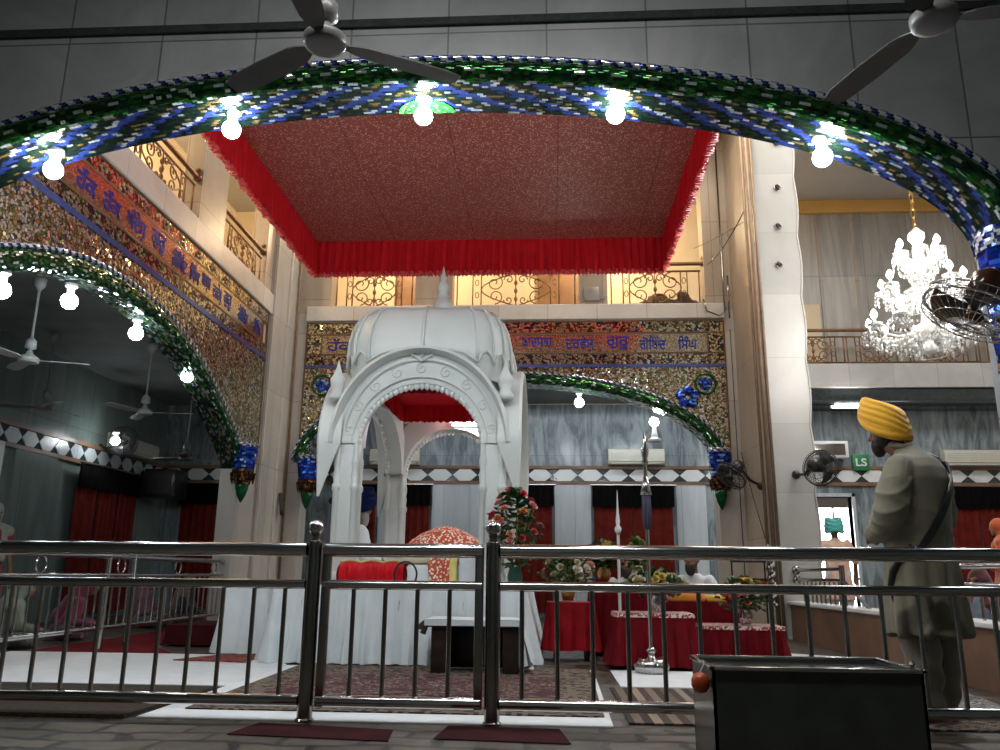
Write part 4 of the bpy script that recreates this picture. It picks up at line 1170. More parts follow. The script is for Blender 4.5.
# ================================================================== CURTAINS
def curtain(label, axis, a, s0, s1, zt, zv, zb, seed, n=2, group=None):
    c = ((s0+s1)/2, a) if axis == 'y' else (a, (s0+s1)/2)
    root = thing('curtain', label, 'curtain', (c[0], c[1], zb), 0, group)
    def pp(s): return (s, a) if axis == 'y' else (a, s)
    w = (s1-s0)/n
    for k in range(n):
        m = MB(); pleats(m, pp(s0+k*w+.01), pp(s0+(k+1)*w-.01), zv+.02, zb, .03, .15, seed+k, .0, 5, .02); part('panel', m, MAT['curtain'], root, True)
    m = MB()
    off = -.05 if axis == 'y' else .05
    q = lambda s: (s, a+off) if axis == 'y' else (a+off, s)
    pleats(m, q(s0-.02), q(s1+.02), zt, zv, .025, .12, seed+7, .01, 4, .02); part('valance', m, MAT['valance'], root, True)
    m = MB(); e = Vector((*q(s0-.06), zt)), Vector((*q(s1+.06), zt)); m.tube([e[0], e[1]], .016, 8); part('rod', m, MAT['dark_steel'], root)
    return root
cy = 15.38
curtain('narrow rust curtain seen just beyond the front left pillar of the shrine', 'y', cy, -3.95, -3.28, 2.42, 2.02, .1, 1, 1)
curtain('narrow rust curtain seen through the shrine, right of its rear pillar', 'y', cy, -2.83, -2.25, 2.42, 2.02, .1, 2, 1)
curtain('rust curtain with black valance right beside the shrine', 'y', cy, -.62, .08, 2.42, 2.02, .1, 3, 1)
curtain('wide rust curtain with black valance below the air conditioner', 'y', cy, .84, 2.32, 2.42, 2.02, .1, 4, 2)
curtain('dark red curtain at the right end of the far wall, behind the standing man', 'y', cy, 7.1, 9.3, 2.42, 2.02, .1, 5, 3)
curtain('rust curtain in the corner of the left hall, beside the marble pier', 'y', cy, -7.1, -6.15, 2.42, 2.02, .1, 6, 1)
curtain('wide rust curtain on the side wall of the left hall', 'x', -7.48, 12.45, 14.4, 2.44, 2.06, .1, 7, 3)

# ================================================================== AIR CONDITIONERS, SPEAKERS, SMALL FITTINGS
def split_ac(label, c, w, face, mat='ac'):
    """wall unit: body, vent flap, grille; face 'y' looks to -Y, 'x' looks to +X"""
    rz = 0 if face == 'y' else PI/2
    root = thing('air_conditioner', label, 'air conditioner', c, rz)
    m = MB(); d = .2; h = .3
    pr = [(0,0),(-.15,0),(-.2,.06),(-d,.22),(-.17,h-.02),(-.12,h),(0,h)]
    m.prism(pr, 'x', -w/2, w/2)
    part('body', m, MAT[mat], root, 30, world=False)
    m = MB(); m.bbox(-w/2+.06, w/2-.06, -.19, -.13, .012, .03, .004); part('vent_flap', m, MAT['ac_white'], root, world=False)
    m = MB()
    for k in range(4): m.box(-w/2+.05, w/2-.05, -.2-.004, -.19, .11+.035*k, .118+.035*k)
    part('grille', m, MAT['pilaster'], root, world=False)
    return root
split_ac('ivory wall air conditioner above the wide rust curtain', (1.66, 15.47, 2.81), 1.05, 'y')
split_ac('ivory air conditioner seen through the shrine beside its rear left pillar', (-2.95, 15.47, 2.8), .95, 'y')
split_ac('ivory air conditioner on the far wall right of the standing man', (7.85, 15.47, 2.8), 1.1, 'y')
split_ac('ivory air conditioner on the side wall of the left hall', (-7.58, 14.1, 2.78), 1.5, 'x')
root = thing('window_air_conditioner', 'white boxed window air conditioner above the daylit doorway', 'air conditioner', (5.2, 15.4, 2.93))
m = MB(); m.bbox(4.86, 5.55, 15.2, 15.47, 2.93, 3.24, .01); part('body', m, MAT['ac_white'], root)
m = MB(); m.bbox(4.92, 5.49, 15.19, 15.21, 2.98, 3.19, .004); part('grille', m, MAT['dark_steel'], root)
root = thing('mounted_loudspeaker', 'black loudspeaker on the wall in the corner of the left hall', 'speaker', (-7.1, 15.0, 2.05))
m = MB(); m.bbox(-7.45, -6.85, 14.5, 15.05, 2.08, 2.6, .02); part('cabinet', m, MAT['black'], root)
m = MB(); m.bbox(-7.38, -6.92, 14.48, 14.51, 2.14, 2.54, .006); part('grille', m, MAT['cable'], root)
m = MB(); m.bbox(-7.3, -7.0, 15.03, 15.3, 2.47, 2.57, .01); part('bracket', m, MAT['dark_steel'], root)
m = MB(); m.bbox(.6, .84, 12.56, 12.62, 5.12, 5.36, .01)
m.box(.5, .6, 12.58, 12.6, 5.16, 5.2); m.box(.84, .94, 12.58, 12.6, 5.16, 5.2)
single('mounted_box', m, plain('grey_metal_box', (.3,.29,.28), .4, .3), 'grey metal box on the plain pier of the rear balcony', 'box', (.72,12.59,5.12))
m = MB(); m.box(-7.59, -7.57, 11.45, 11.8, 1.15, 1.62)
single('notice', m, plain('pale_paper', (.5,.55,.58), .8), 'pale blank notice sheet on the left hall wall', 'notice', (-7.58,11.6,1.15))
m = MB(); m.bbox(5.68, 5.98, 15.4, 15.44, 2.72, 3.02, .008)
root = thing('green_sign', 'small green sign plate on the far wall beside the man in the yellow turban', 'sign', (5.8, 15.42, 2.72))
part('plate', m, plain('green_sign_paint', (.02,.2,.07), .4), root)
pl = word('LS', .2, (5.83, 15.395, 2.87), RB, MAT['ac_white'], root, .2)
pl.matrix_parent_inverse = Matrix.Translation(root.location).inverted(); pl.name = 'lettering'

# ---- pipes and cables
m = MB()
for x, y, r_ in ((2.93,10.96,.03),(2.99,10.95,.022),(2.87,11.02,.022)): m.tube([(x,y,0),(x,y,8.1)], r_, 10)
single('conduit_pipe', m, MAT['pipe'], 'brown conduit pipes running up the edge of the white jamb', 'pipe', (2.93,10.97,0), True)
m = MB(); m.tube([(-4.12,12.5,0),(-4.12,12.5,8.1)], .022, 8)
single('conduit_pipe', m, MAT['pipe'], 'thin brown conduit up the corner of the left marble pier', 'pipe', (-4.12,12.5,0), True)
m = MB()
for k in range(4): m.tube([(-4.13,12.3+.02*k,1.95),(-4.1+.02*k,12.28,1.75-.05*k),(-4.08,12.26+.03*k,1.62),(-4.11,12.3,1.8)], .016, 6)
single('hanging_cable_coil', m, MAT['cable'], 'dark coil of cable hanging on the left marble pier', 'cable', (-4.1,12.28,1.6), True)
m = MB()
def hang(a, b, sag, r_=.012, n=12):
    a = Vector(a); b = Vector(b); m.tube([a+(b-a)*(k/n)-Vector((0,0,sag*4*(k/n)*(1-k/n))) for k in range(n+1)], r_, 5)
hang((2.4,12.55,6.0),(2.93,11.3,5.9),.02,.006); hang((2.6,12.5,5.7),(2.94,11.2,6.1),.1,.01); m.tube([(2.83,12.5,8),(2.83,12.5,4.9),(2.75,12.5,4.82),(2.55,12.5,4.9),(2.5,12.5,5.1)], .014, 6)
m.tube([(2.9,12.5,5.5),(2.9,12.5,4.78)], .014, 6)
single('hanging_cable', m, MAT['dark_steel'], 'loose dark cables looping beside the rear balcony right end', 'cable', (2.8,12.3,4.8), True)
m = MB(); hang((2.9,12.3,2.6),(2.93,11.1,1.0),.04,.007); m.tube([(2.9,12.52,4.6),(2.9,12.52,.0)], .007, 5)
single('hanging_cable', m, MAT['cable'], 'thin cable running down the right pier past the wall fan', 'cable', (2.88,12,1), True)
m = MB()
for k in range(40):
    a = k*.9; m.ball((2.86+.035*math.cos(a), 10.9+.035*math.sin(a), .42+.75*k/40), .03, 6, (1,1,1.2))
single('foil_wrapped_pipe', m, MAT['steel'], 'crinkled silver foil sleeve at the foot of the conduit pipes', 'pipe', (2.86,10.9,.4), 20)
# downlight cups up the jamb
MAT['lens'] = plain('dim_lamp_lens', (.3,.29,.27), .15)
first = None
for k, z in enumerate((7.0, 6.28, 5.67, 5.08)):
    nm = ['topmost', 'second from the top', 'third from the top', 'lowest'][k]
    lab = f'round metal spotlight cup in the white jamb, {nm}'
    x = 3.28+.06*(z-5)/1.2
    if first is None:
        first = thing('spotlight', lab, 'lamp', (x, 10.995, z))
        M_ = Matrix.Rotation(PI/2, 3, 'X')
        m = MB(); m.lathe([(.03,-.01),(.046,.0),(.052,.012),(.042,.02),(.032,.014),(.03,.0)], 18, (0,0,0), M_); part('rim', m, MAT['dark_steel'], first, True, world=False)
        m = MB(); m.lathe([(.03,.0),(.02,.01),(.002,.013)], 14, (0,0,0), M_); part('lens', m, MAT['black'], first, True, world=False)
    else: dup(first, (x, 10.995, z), None, lab)

# ================================================================== LAMPS
MAT['glow'] = emit('lamp_glow', (.9,.96,1.), 300.)
MAT['glow_left'] = emit('lamp_glow_left_arch', (.88,.95,1.), 42.)
MAT['glow_back'] = emit('lamp_glow_rear', (.92,.97,1.), 55.)
def bulb_proto(name, label, loc, mat, r, axis_up=True, h=.09):
    root = thing(name, label, 'lamp', loc)
    m = MB(); m.ball((0,0,0), r, 16); part('globe', m, mat, root, True, world=False)
    m = MB(); s = 1 if axis_up else -1
    pr = [(.03,r*.85),(.035,r+.02),(.035,r+h*.6),(.055,r+h*.7),(.055,r+h)]
    m.lathe([(a, s*b) for a, b in pr], 14); part('holder', m, MAT['ac_white'], root, world=False)
    return root
fb = [((-3.4,4.88,3.44),'leftmost lit globe bulb under the big front arch'), ((-2.17,4.88,3.72),'second lit globe bulb from the left under the big front arch'), ((-.84,4.88,3.79),'lit globe bulb under the crown of the big front arch'), ((.46,4.88,3.77),'lit globe bulb just right of the crown of the big front arch'), ((1.79,4.88,3.42),'rightmost lit globe bulb under the big front arch')]
p = None
for loc, lab in fb:
    if p is None: p = bulb_proto('bulb', lab, loc, MAT['glow'], .062)
    else: dup(p, loc, None, lab)
lb = [((-4.42,5.94,3.0),'lit globe bulb under the left arch, cut by the left picture edge'), ((-4.42,6.85,3.22),'first full lit globe bulb under the left arch from the camera'), ((-4.42,8.08,3.28),'lit globe bulb just past the crown of the left arch'), ((-4.42,9.39,3.13),'fourth lit globe bulb along the left arch'), ((-4.42,10.47,2.93),'farthest lit globe bulb on the left arch, above the blue bracket')]
p = None
for loc, lab in lb:
    loc = (loc[0], loc[1], loc[2]-.04)
    if p is None: p = bulb_proto('bulb', lab, loc, MAT['glow_left'], .075)
    else: dup(p, loc, None, lab)
p = bulb_proto('bulb', 'lit globe bulb under the rear arch near its crown', (.5,12.75,3.46), MAT['glow_back'], .075)
# lamp standing on a bracket above the air conditioner
root = thing('bracket_lamp', 'lit globe lamp on a white bracket above the air conditioner', 'lamp', (1.85, 14.0, 2.95))
m = MB(); m.ball((1.79,13.6,3.3), .08, 16); part('globe', m, MAT['glow_back'], root, True)
m = MB(); m.lathe([(.12,2.96),(.12,3.0),(.06,3.03),(.045,3.12),(.035,3.2),(.035,3.24)], 16, (1.79,13.6,0)); part('holder', m, MAT['ac_white'], root)
m = MB(); m.tube([(1.66,13.6,2.98),(1.92,13.6,2.98)], .02, 6); m.tube([(1.79,13.6,2.97),(1.79,13.7,3.16),(1.79,15.48,3.16)], .018, 6); part('bracket', m, MAT['dark_steel'], root)

# ================================================================== CHANDELIER
CHX, CHY = 4.28, 9.0
MAT['crystal'] = plain('cut_glass', (.85,.86,.84), .1, 0., .04, 30, Transmission_Weight=.55, IOR=1.5)
MAT['candle'] = emit('candle_bulb_glow', (1., .97, .92), 90.)
MAT['opal'] = plain('opal_glass', (.9,.88,.84), .25, 0, .03)
root = thing('chandelier', 'glowing white crystal chandelier hanging in the right hall', 'chandelier', (CHX, CHY, 3.0))
m = MB()
for k in range(34):
    z = 4.72+.1*k; a = (k % 2)*PI/2
    m.tube([(CHX+.022*math.cos(t_)*math.cos(a), CHY+.022*math.cos(t_)*math.sin(a), z+.06*math.sin(t_)) for t_ in [2*PI*q/8 for q in range(8)]], .009, 5, closed=True)
part('chain', m, MAT['brass'], root, True)
m = MB(); m.lathe([(.003,3.18),(.06,3.22),(.09,3.28),(.05,3.33),(.04,3.4),(.14,3.46),(.17,3.52),(.06,3.58),(.04,3.7),(.05,3.8),(.14,3.88),(.15,3.92),(.05,3.98),(.035,4.1),(.05,4.2),(.1,4.28),(.11,4.32),(.04,4.38),(.035,4.5),(.06,4.56),(.09,4.6),(.09,4.66),(.05,4.7),(.02,4.74)], 16, (CHX,CHY,0)); part('column', m, MAT['opal'], root, True)
for (R, z, n, off) in ((.6,3.5,10,.1),(.42,3.95,8,.3),(.22,4.36,6,.2)):
    proto = None
    for k in range(n):
        a = 2*PI*k/n+off
        if proto is None:
            m = MB(); pts = [(.05,0,0),(R*.3,0,-.06),(R*.6,0,-.09),(R*.85,0,-.05),(R,0,.02)]
            m.tube(pts, .014, 6); m.lathe([(.02,.0),(.075,.02),(.085,.035),(.02,.03)], 12, (R,0,.02))
            m.lathe([(.018,.03),(.018,.1),(.001,.1)], 8, (R,0,.02))
            me_arm = mesh_of('arm', m, MAT['opal'], 40)
            m = MB(); m.lathe([(.012,.0),(.032,.02),(.036,.045),(.024,.075),(.003,.105)], 10, (R,0,.12)); me_b = mesh_of('candle_bulb', m, MAT['candle'], True)
            m = MB()
            for q in range(7):
                t_ = 2*PI*q/7; cx, cy_ = R+.08*math.cos(t_), .08*math.sin(t_)
                m.tube([(cx,cy_,.03),(cx,cy_,-.11)], .003, 4)
                for dz in (.0,-.05,-.1): m.lathe([(.001,.02),(.016,.0),(.001,-.03)], 6, (cx,cy_,.02+dz))
            for q in range(6):
                f_ = q/6; m.lathe([(.001,.03),(.018,.0),(.001,-.04)], 6, (R*f_+.04,0,-.1-.08*math.sin(PI*f_)))
            m.tube([(R*q/6,0,-.07-.08*math.sin(PI*q/6)) for q in range(7)], .003, 4)
            m.tube([(R+.08*math.cos(t_),.08*math.sin(t_),.03) for t_ in [2*PI*q/14 for q in range(14)]], .004, 4, closed=True)
            me_c = mesh_of('crystal_drops', m, MAT['crystal'], False)
            proto = True
        o = link('arm', me_arm, root); o.location = (0,0,z-3.0); o.rotation_euler = (0,0,a)
        link('candle_bulb', me_b, o); link('crystal_drops', me_c, o)
m = MB(); rr = random.Random(3)
for k in range(46):
    a = rr.random()*2*PI; r_ = .12+.3*rr.random(); z = 3.12+.28*rr.random()*(1-r_)
    m.lathe([(.001,.05),(.022,.0),(.001,-.06)], 6, (CHX+r_*math.cos(a), CHY+r_*math.sin(a), z+.1))
for k in range(40):
    a = 2*PI*k/40
    for q in range(5): m.lathe([(.001,.03),(.014,.0),(.001,-.03)], 5, (CHX+(.12+.07*q)*math.cos(a), CHY+(.12+.07*q)*math.sin(a), 4.1-.13*q-.04*math.sin(q)))
for r_, z in ((.12,4.1),(.19,3.97),(.26,3.84),(.33,3.71),(.4,3.58),(.3,3.3),(.2,3.2)): m.tube([(CHX+r_*math.cos(t_),CHY+r_*math.sin(t_),z) for t_ in [2*PI*q/30 for q in range(30)]], .005, 4, closed=True)
part('crystal_curtain', m, MAT['crystal'], root, False)

# ================================================================== FANS
def ceiling_fan(label, x, y, z, zc, blades, mat='fan_white', bm='fan_white', L=.6, sc=1.):
    root = thing('ceiling_fan', label, 'fan', (x, y, z))
    m = MB(); m.lathe([(.003,-.058),(.075,-.055),(.1,-.05),(.108,-.04),(.112,-.015),(.112,.0),(.09,.02),(.045,.045),(.025,.09)], 20, (x,y,z)); part('motor', m, MAT[mat], root, True)
    m = MB(); m.tube([(x,y,z+.06),(x,y,zc)], .014, 8); part('rod', m, MAT[mat], root)
    m = MB(); m.lathe([(.02,z+.1),(.06,z+.12),(.055,z+.2),(.02,z+.24)], 14, (x,y,0)); part('lower_cup', m, MAT[mat], root, True)
    m = MB(); m.lathe([(.02,zc-.14),(.06,zc-.08),(.065,zc)], 14, (x,y,0)); part('canopy_cup', m, MAT[mat], root, True)
    for a in blades:
        m = MB(); pr = []
        c, s_ = math.cos(a), math.sin(a)
        def B(r_, w, dz): return (x+c*r_-s_*w, y+s_*r_+c*w, z+dz)
        st = [(.1,.02),(.17,.05),(.22,.062),(.5*L+.15,.07),(L+.05,.065),(L+.12,.045)]
        vs = []
        for r_, w in st:
            for dz in (.004,-.004):
                vs += [B(r_, -w, -.02+dz-w*.18), B(r_, w, -.02+dz+w*.18)]
        fs = []
        for i in range(len(st)-1):
            o = 4*i; p_ = 4*(i+1)
            fs += [(o,p_,p_+1,o+1),(o+2,o+3,p_+3,p_+2),(o,o+2,p_+2,p_),(o+1,p_+1,p_+3,o+3)]
        fs += [(0,1,3,2), tuple(4*(len(st)-1)+k for k in (0,2,3,1))]
        m.add(vs, fs); part('blade', m, MAT[bm], root, False)
    return root
R_ = math.radians
ceiling_fan('dusty grey ceiling fan at the top edge, left of the arch crown', -1.14, 3.57, 3.44, 5.3, (R_(29), R_(149), R_(269)), 'fan_grey', 'fan_brown', .62)
ceiling_fan('grey ceiling fan at the top right corner before the front wall', 1.9, 3.55, 3.45, 5.3, (R_(111), R_(231), R_(351)), 'fan_grey', 'fan_brown', .62)
ceiling_fan('large white ceiling fan nearest the camera in the left hall', -5.8, 8.41, 3.06, 4.0, (R_(20), R_(140), R_(260)), L=.5)
ceiling_fan('white ceiling fan with spread blades in the middle of the left hall', -5.8, 11.1, 3.0, 4.0, (R_(10), R_(130), R_(250)), L=.55)
ceiling_fan('dim ceiling fan near the side wall of the left hall', -6.9, 10.5, 2.95, 4.0, (R_(80), R_(200), R_(320)), 'fan_grey', 'fan_grey', L=.5)
ceiling_fan('long-rod ceiling fan at the far end of the left hall', -6.0, 13.0, 2.6, 4.0, (R_(50), R_(170), R_(290)), 'fan_grey', 'fan_grey', L=.5)
ceiling_fan('small ceiling fan beside the last bulb in the left hall', -5.4, 13.6, 2.95, 4.0, (R_(50), R_(170), R_(290)), 'fan_grey', 'fan_grey', L=.45)
def wall_fan(label, c, axis, mount, R=.22, mat='black', motor='black', name='wall_fan'):
    """cage fan: c centre of cage, axis unit vector the air blows along, mount point on the wall"""
    c = Vector(c); ax = Vector(axis).normalized(); Q = ax.to_track_quat('Z', 'Y').to_matrix()
    root = thing(name, label, 'fan', c)
    T = lambda p: tuple(c + Q @ Vector(p))
    m = MB()
    for r_, z in ((R,0),(R*.98,.05),(R*.98,-.05),(R*.7,.085),(R*.4,.1),(R*.7,-.085),(R*.12,.105)):
        m.tube([T((r_*math.cos(a), r_*math.sin(a), z)) for a in [2*PI*k/32 for k in range(32)]], .0035 if r_ != R else .009, 5, closed=True)
    for k in range(36):
        a = 2*PI*k/36; ca, sa = math.cos(a), math.sin(a)
        m.tube([T((R*q*ca, R*q*sa, z)) for q, z in ((.12,.105),(.4,.1),(.7,.085),(.98,.05),(1,0),(.98,-.05),(.7,-.085),(.25,-.1))], .0022, 4)
    part('cage', m, MAT['steel'] if mat == 'chrome' else MAT[mat], root, True)
    m = MB()
    for k in range(3):
        a0 = 2*PI*k/3
        def bl(u_, v_): 
            a = a0+(v_-.5)*1.25*(.55+.45*u_); r_ = R*(.16+.72*u_)
            return T((r_*math.cos(a), r_*math.sin(a), (v_-.5)*.07))
        m.grid(bl, 6, 6)
    part('blades', m, MAT['black'], root, True)
    m = MB(); m.lathe([(.003,.06),(.05,.055),(.055,.02),(.04,.0)], 14, c, Q); part('hub', m, MAT[motor], root, True)
    m = MB(); m.lathe([(.04,-.08),(.085,-.1),(.095,-.15),(.085,-.22),(.05,-.26),(.003,-.275)], 18, c, Q); part('motor', m, MAT[motor], root, True)
    m = MB(); b = Vector(T((0,0,-.2))); mt = Vector(mount); m.tube([b, b+(mt-b)*.5-Vector((0,0,.06)), mt], .02, 8); m.ball(mt, .06, 10); part('bracket', m, MAT['black'], root, True)
    return root
MAT['motor_red'] = plain('glossy_brown_motor', (.05,.02,.012), .15, .2)
wall_fan('black cage fan close to the camera at the right edge, under the blue bracket', (2.36,4.4,2.2), (-.45,.05,-.85), (2.8,4.66,2.12), .27, 'chrome', 'motor_red')
wall_fan('black wall fan seen edge-on on the right pier', (2.52,11.35,2.12), (-.5,-.2,-.62), (2.96,11.5,2.0), .22)
wall_fan('black wall fan with round cage on the white jamb', (3.5,10.6,2.14), (.55,.55,-.1), (3.3,11.0,2.1), .23)
wall_fan('dark wall fan high on the side wall of the left hall', (-7.15,13.1,2.88), (.8,-.5,-.1), (-7.6,13.2,2.8), .25)
wall_fan('dark wall fan seen in the gap between the left pier and the shrine', (-3.45,13.2,2.35), (.3,-.9,-.1), (-3.5,13.0,1.9), .22)
root = bulb_proto('bulb', 'lit bulb glaring next to the wall fan of the left hall', (-7.1,12.75,2.83), MAT['glow_back'], .07)

# ================================================================== STEEL STANDS
root = thing('steel_standard', 'tall polished steel standard with spear tip on a round base', 'standard', (.82, 6.9, 0))
x, y = .82, 6.9
m = MB(); m.lathe([(.115,.012),(.13,.03),(.135,.07),(.125,.105),(.09,.125),(.03,.13),(.025,.16),(.045,.18),(.02,.21)], 24, (x,y,0))
for k in range(24): a = 2*PI*k/24; m.tube([(x+.118*math.cos(a),y+.118*math.sin(a),.014),(x+.137*math.cos(a),y+.137*math.sin(a),.07),(x+.095*math.cos(a),y+.095*math.sin(a),.122)], .009, 5)
part('base', m, MAT['steel'], root, True)
m = MB(); m.tube([(x,y,.2),(x,y,1.72)], .017, 10); part('pole', m, MAT['steel'], root)
m = MB(); m.lathe([(.016,1.68),(.03,1.7),(.02,1.73),(.028,1.76),(.035,1.8),(.02,1.88),(.002,1.97)], 10, (x,y,0)); part('spear_tip', m, MAT['steel'], root, True)
m = MB(); m.lathe([(.02,1.58),(.035,1.5),(.05,1.43),(.03,1.42)], 10, (x,y,0)); part('collar', m, MAT['steel'], root, True)
m = MB()
for k in range(6): m.tube([(x+.026*math.cos(k),y+.026*math.sin(k),1.42),(x+.03*math.cos(k),y+.03*math.sin(k),1.28),(x+.022*math.cos(k),y+.022*math.sin(k),1.14)], .011, 6)
part('tassel', m, cloth('blue_tassel', (.035,.03,.07)), root, True, label='blue and brown cloth tassel')
root = thing('spear', 'slim silver spear standing behind the red draped tables', 'spear', (.67, 8.0, 0))
x, y = .67, 8.0
m = MB(); m.tube([(x,y,.0),(x,y,1.2)], .014, 8); part('shaft', m, MAT['ac_white'], root)
m = MB(); m.lathe([(.014,1.15),(.03,1.18),(.034,1.21),(.016,1.24),(.022,1.28),(.012,1.36),(.006,1.5),(.001,1.58)], 10, (x,y,0)); part('head', m, MAT['ac_white'], root, True)
m = MB(); m.lathe([(.1,0),(.1,.03),(.03,.05),(.02,.09)], 12, (x,y,0)); part('foot', m, MAT['steel'], root)

# ================================================================== FLOWERS
MAT['leaf'] = plain('dark_leaf', (.03,.085,.022), .5, 0, .5, 25)
MAT['leaf2'] = plain('light_leaf', (.13,.2,.04), .5, 0, .4, 25)
def petal_mat(n, c): return plain(n, c, .6, 0, .2, 30)
PET = {'red': petal_mat('red_petals', (.55,.05,.07)), 'pink': petal_mat('pink_petals', (.7,.28,.27)), 'white': petal_mat('white_petals', (.72,.66,.55)), 'yellow': petal_mat('yellow_petals', (.6,.45,.12)), 'orange': petal_mat('orange_petals', (.65,.25,.06)), 'cream': petal_mat('cream_petals', (.55,.5,.33))}
def rose_mesh(r, mat, name='blossom'):
    m = MB()
    for ring, (n, rr_, tilt) in enumerate(((5,1.,.9),(5,.72,.5),(4,.42,.15))):
        for k in range(n):
            a = 2*PI*k/n+ring*.5; c, s_ = math.cos(a), math.sin(a)
            def P_(u_, v_):
                w = (u_-.5)*1.5*rr_*r*math.sin(PI*(.25+.6*v_)); out = r*rr_*(.15+.85*v_*math.sin(tilt)); h = r*(.1+.75*v_*math.cos(tilt))+.1*r*(u_-.5)**2
                return (c*out-s_*w, s_*out+c*w, h)
            m.grid(P_, 3, 3)
    m.ball((0,0,r*.3), r*.3, 6)
    return mesh_of(name, m, mat, True)
ROSE = {k: rose_mesh(.056, v) for k, v in PET.items()}
def bouquet(label, x, y, z, w, h, cols, nfl, seed, vase='green', leaf='leaf', d=None, vh=.16):
    rr = random.Random(seed); d = d or w*.7
    root = thing('flower_vase', label, 'flowers', (x, y, z))
    vm = {'green': plain('dark_green_vase', (.02,.07,.05), .3), 'brass': MAT['brass'], 'white': MAT['opal'], 'silver': MAT['steel']}[vase]
    m = MB(); m.lathe([(.045,0),(.055,.01),(.07,vh*.5),(.05,vh*.85),(.065,vh),(.05,vh-.005),(.03,vh*.5)], 16, (x,y,z)); part('vase', m, vm, root, True)
    m = MB()
    pts = []
    for k in range(330):
        a = rr.random()*2*PI; q = math.sqrt(rr.random()); zz = vh*.8+(h-vh*.8)*rr.random()**.8
        t = (zz-vh*.8)/(h-vh*.8); sp = math.sin(PI*min(1, .18+.75*t))
        px_, py_ = w/2*q*math.cos(a)*sp, d/2*q*math.sin(a)*sp
        L_ = .05+.05*rr.random(); wd = L_*.33; ya = rr.random()*2*PI; pi_ = rr.uniform(-.5,1.1)
        u_ = Vector((math.cos(ya)*math.cos(pi_), math.sin(ya)*math.cos(pi_), math.sin(pi_))); s_ = u_.cross(Vector((0,0,1))).normalized(); n_ = s_.cross(u_)
        b = Vector((x+px_, y+py_, z+zz))
        vs = [b, b+u_*L_*.4+s_*wd+n_*.008, b+u_*L_*.4-s_*wd+n_*.008, b+u_*L_*.75+s_*wd*.7, b+u_*L_*.75-s_*wd*.7, b+u_*L_-n_*.012, b+u_*L_*.45-n_*.01]
        m.add(vs, [(0,1,6),(0,6,2),(1,3,6),(6,4,2),(3,5,6),(6,5,4)])
    part('foliage', m, MAT[leaf], root, False)
    m = MB()
    for k in range(9):
        a = 2*PI*k/9; m.tube([(x,y,z+vh*.7),(x+w*.2*math.cos(a),y+d*.2*math.sin(a),z+h*.5),(x+w*.36*math.cos(a),y+d*.36*math.sin(a),z+h*.8)], .005, 4)
    part('stems', m, MAT['leaf2'], root, True)
    for k in range(nfl):
        a = -PI/2+rr.uniform(-1.7,1.7); t = (k+.5)/nfl; zz = vh+(h-vh)*(.15+.85*t)
        sp = math.sin(PI*min(1,.22+.68*t))
        c = cols[rr.randrange(len(cols))]; s_ = rr.uniform(.6,1.05)
        o = link('blossom', ROSE[c], root)
        o.location = (w/2*.95*math.cos(a)*sp, d/2*.95*math.sin(a)*sp, zz); o.scale = (s_,s_,s_)
        o.rotation_euler = (rr.uniform(.3,1.2), 0, a+PI/2)
    return root
bouquet('tall bouquet of pink and white flowers before the right pillar of the shrine', -.3, 7.34, .645, .46, .86, ['pink','pink','white','orange','red'], 20, 1, 'green', 'leaf', None, .2)
bouquet('spreading pale cream and pink bouquet beyond the bright red table', .18, 7.98, .53, .5, .42, ['white','cream','pink','cream'], 16, 2, 'brass', 'leaf2')
bouquet('bouquet with red roses on the tall dark red table', .56, 8.5, .71, .44, .36, ['red','orange','yellow','white','red'], 16, 3, 'brass', 'leaf')
bouquet('greenish yellow bouquet on the silver-trimmed red table', .95, 7.4, .465, .5, .32, ['yellow','cream','cream','yellow'], 16, 4, 'silver', 'leaf')
bouquet('bouquet of pink and orange roses in a silver vase on the low right table', 1.95, 8.5, .31, .55, .42, ['pink','red','orange','yellow','white'], 20, 5, 'silver', 'leaf')
bouquet('small white and green bouquet at the back of the tall red table', .93, 8.78, .71, .22, .4, ['white','cream'], 8, 6, 'white', 'leaf2')

# ================================================================== DONATION BOX
root = thing('donation_box', 'dark steel box with bright open rim at the bottom right before the railing', 'box', (1.07, 3.68, 0))
x0, x1, y0, y1, h = .65, 1.47, 3.46, 3.93, .4
MAT['box_dark'] = plain('dark_green_steel', (.06,.068,.062), .3, .3, .2)
m = MB(); m.box(x0,x1,y0,y0+.012,0,h); part('front_panel', m, MAT['box_dark'], root)
m = MB(); m.box(x0,x0+.012,y0,y1,0,h); part('side_panel', m, plain('brown_steel', (.12,.11,.1), .25, .8, .3, 6), root, label='bare steel left side')
m = MB(); m.box(x1-.012,x1,y0,y1,0,h); part('side_panel', m, MAT['box_dark'], root)
m = MB(); m.box(x0,x1,y1-.012,y1,0,h); part('back_panel', m, MAT['box_dark'], root)
m = MB(); m.box(x0+.02,x1-.02,y0+.02,y1-.02,h-.028,h-.008); part('lid', m, MAT['steel'], root)
m = MB()
for a, b in (((x0,y0),(x1,y0)),((x1,y0),(x1,y1)),((x1,y1),(x0,y1)),((x0,y1),(x0,y0))):
    m.bbox(min(a[0],b[0])-.012, max(a[0],b[0])+.012, min(a[1],b[1])-.012, max(a[1],b[1])+.012, h, h+.016, .004)
part('rim', m, MAT['steel'], root)
m = MB(); m.lathe([(.008,h+.01),(.008,h+.025),(.014,h+.03),(.003,h+.042)], 10, (x1-.02,y0+.05,0)); part('knob', m, MAT['dark_steel'], root)
m = MB(); m.lathe([(.003,-.04),(.024,-.034),(.037,-.012),(.037,.012),(.028,.03),(.012,.038),(.004,.04)], 16, (.612,3.52,.345))
single('orange_ball', m, plain('orange_plastic', (.4,.06,.01), .3), 'orange ball hanging by a string from the box rim corner', 'ball', (.612,3.52,.305), True)
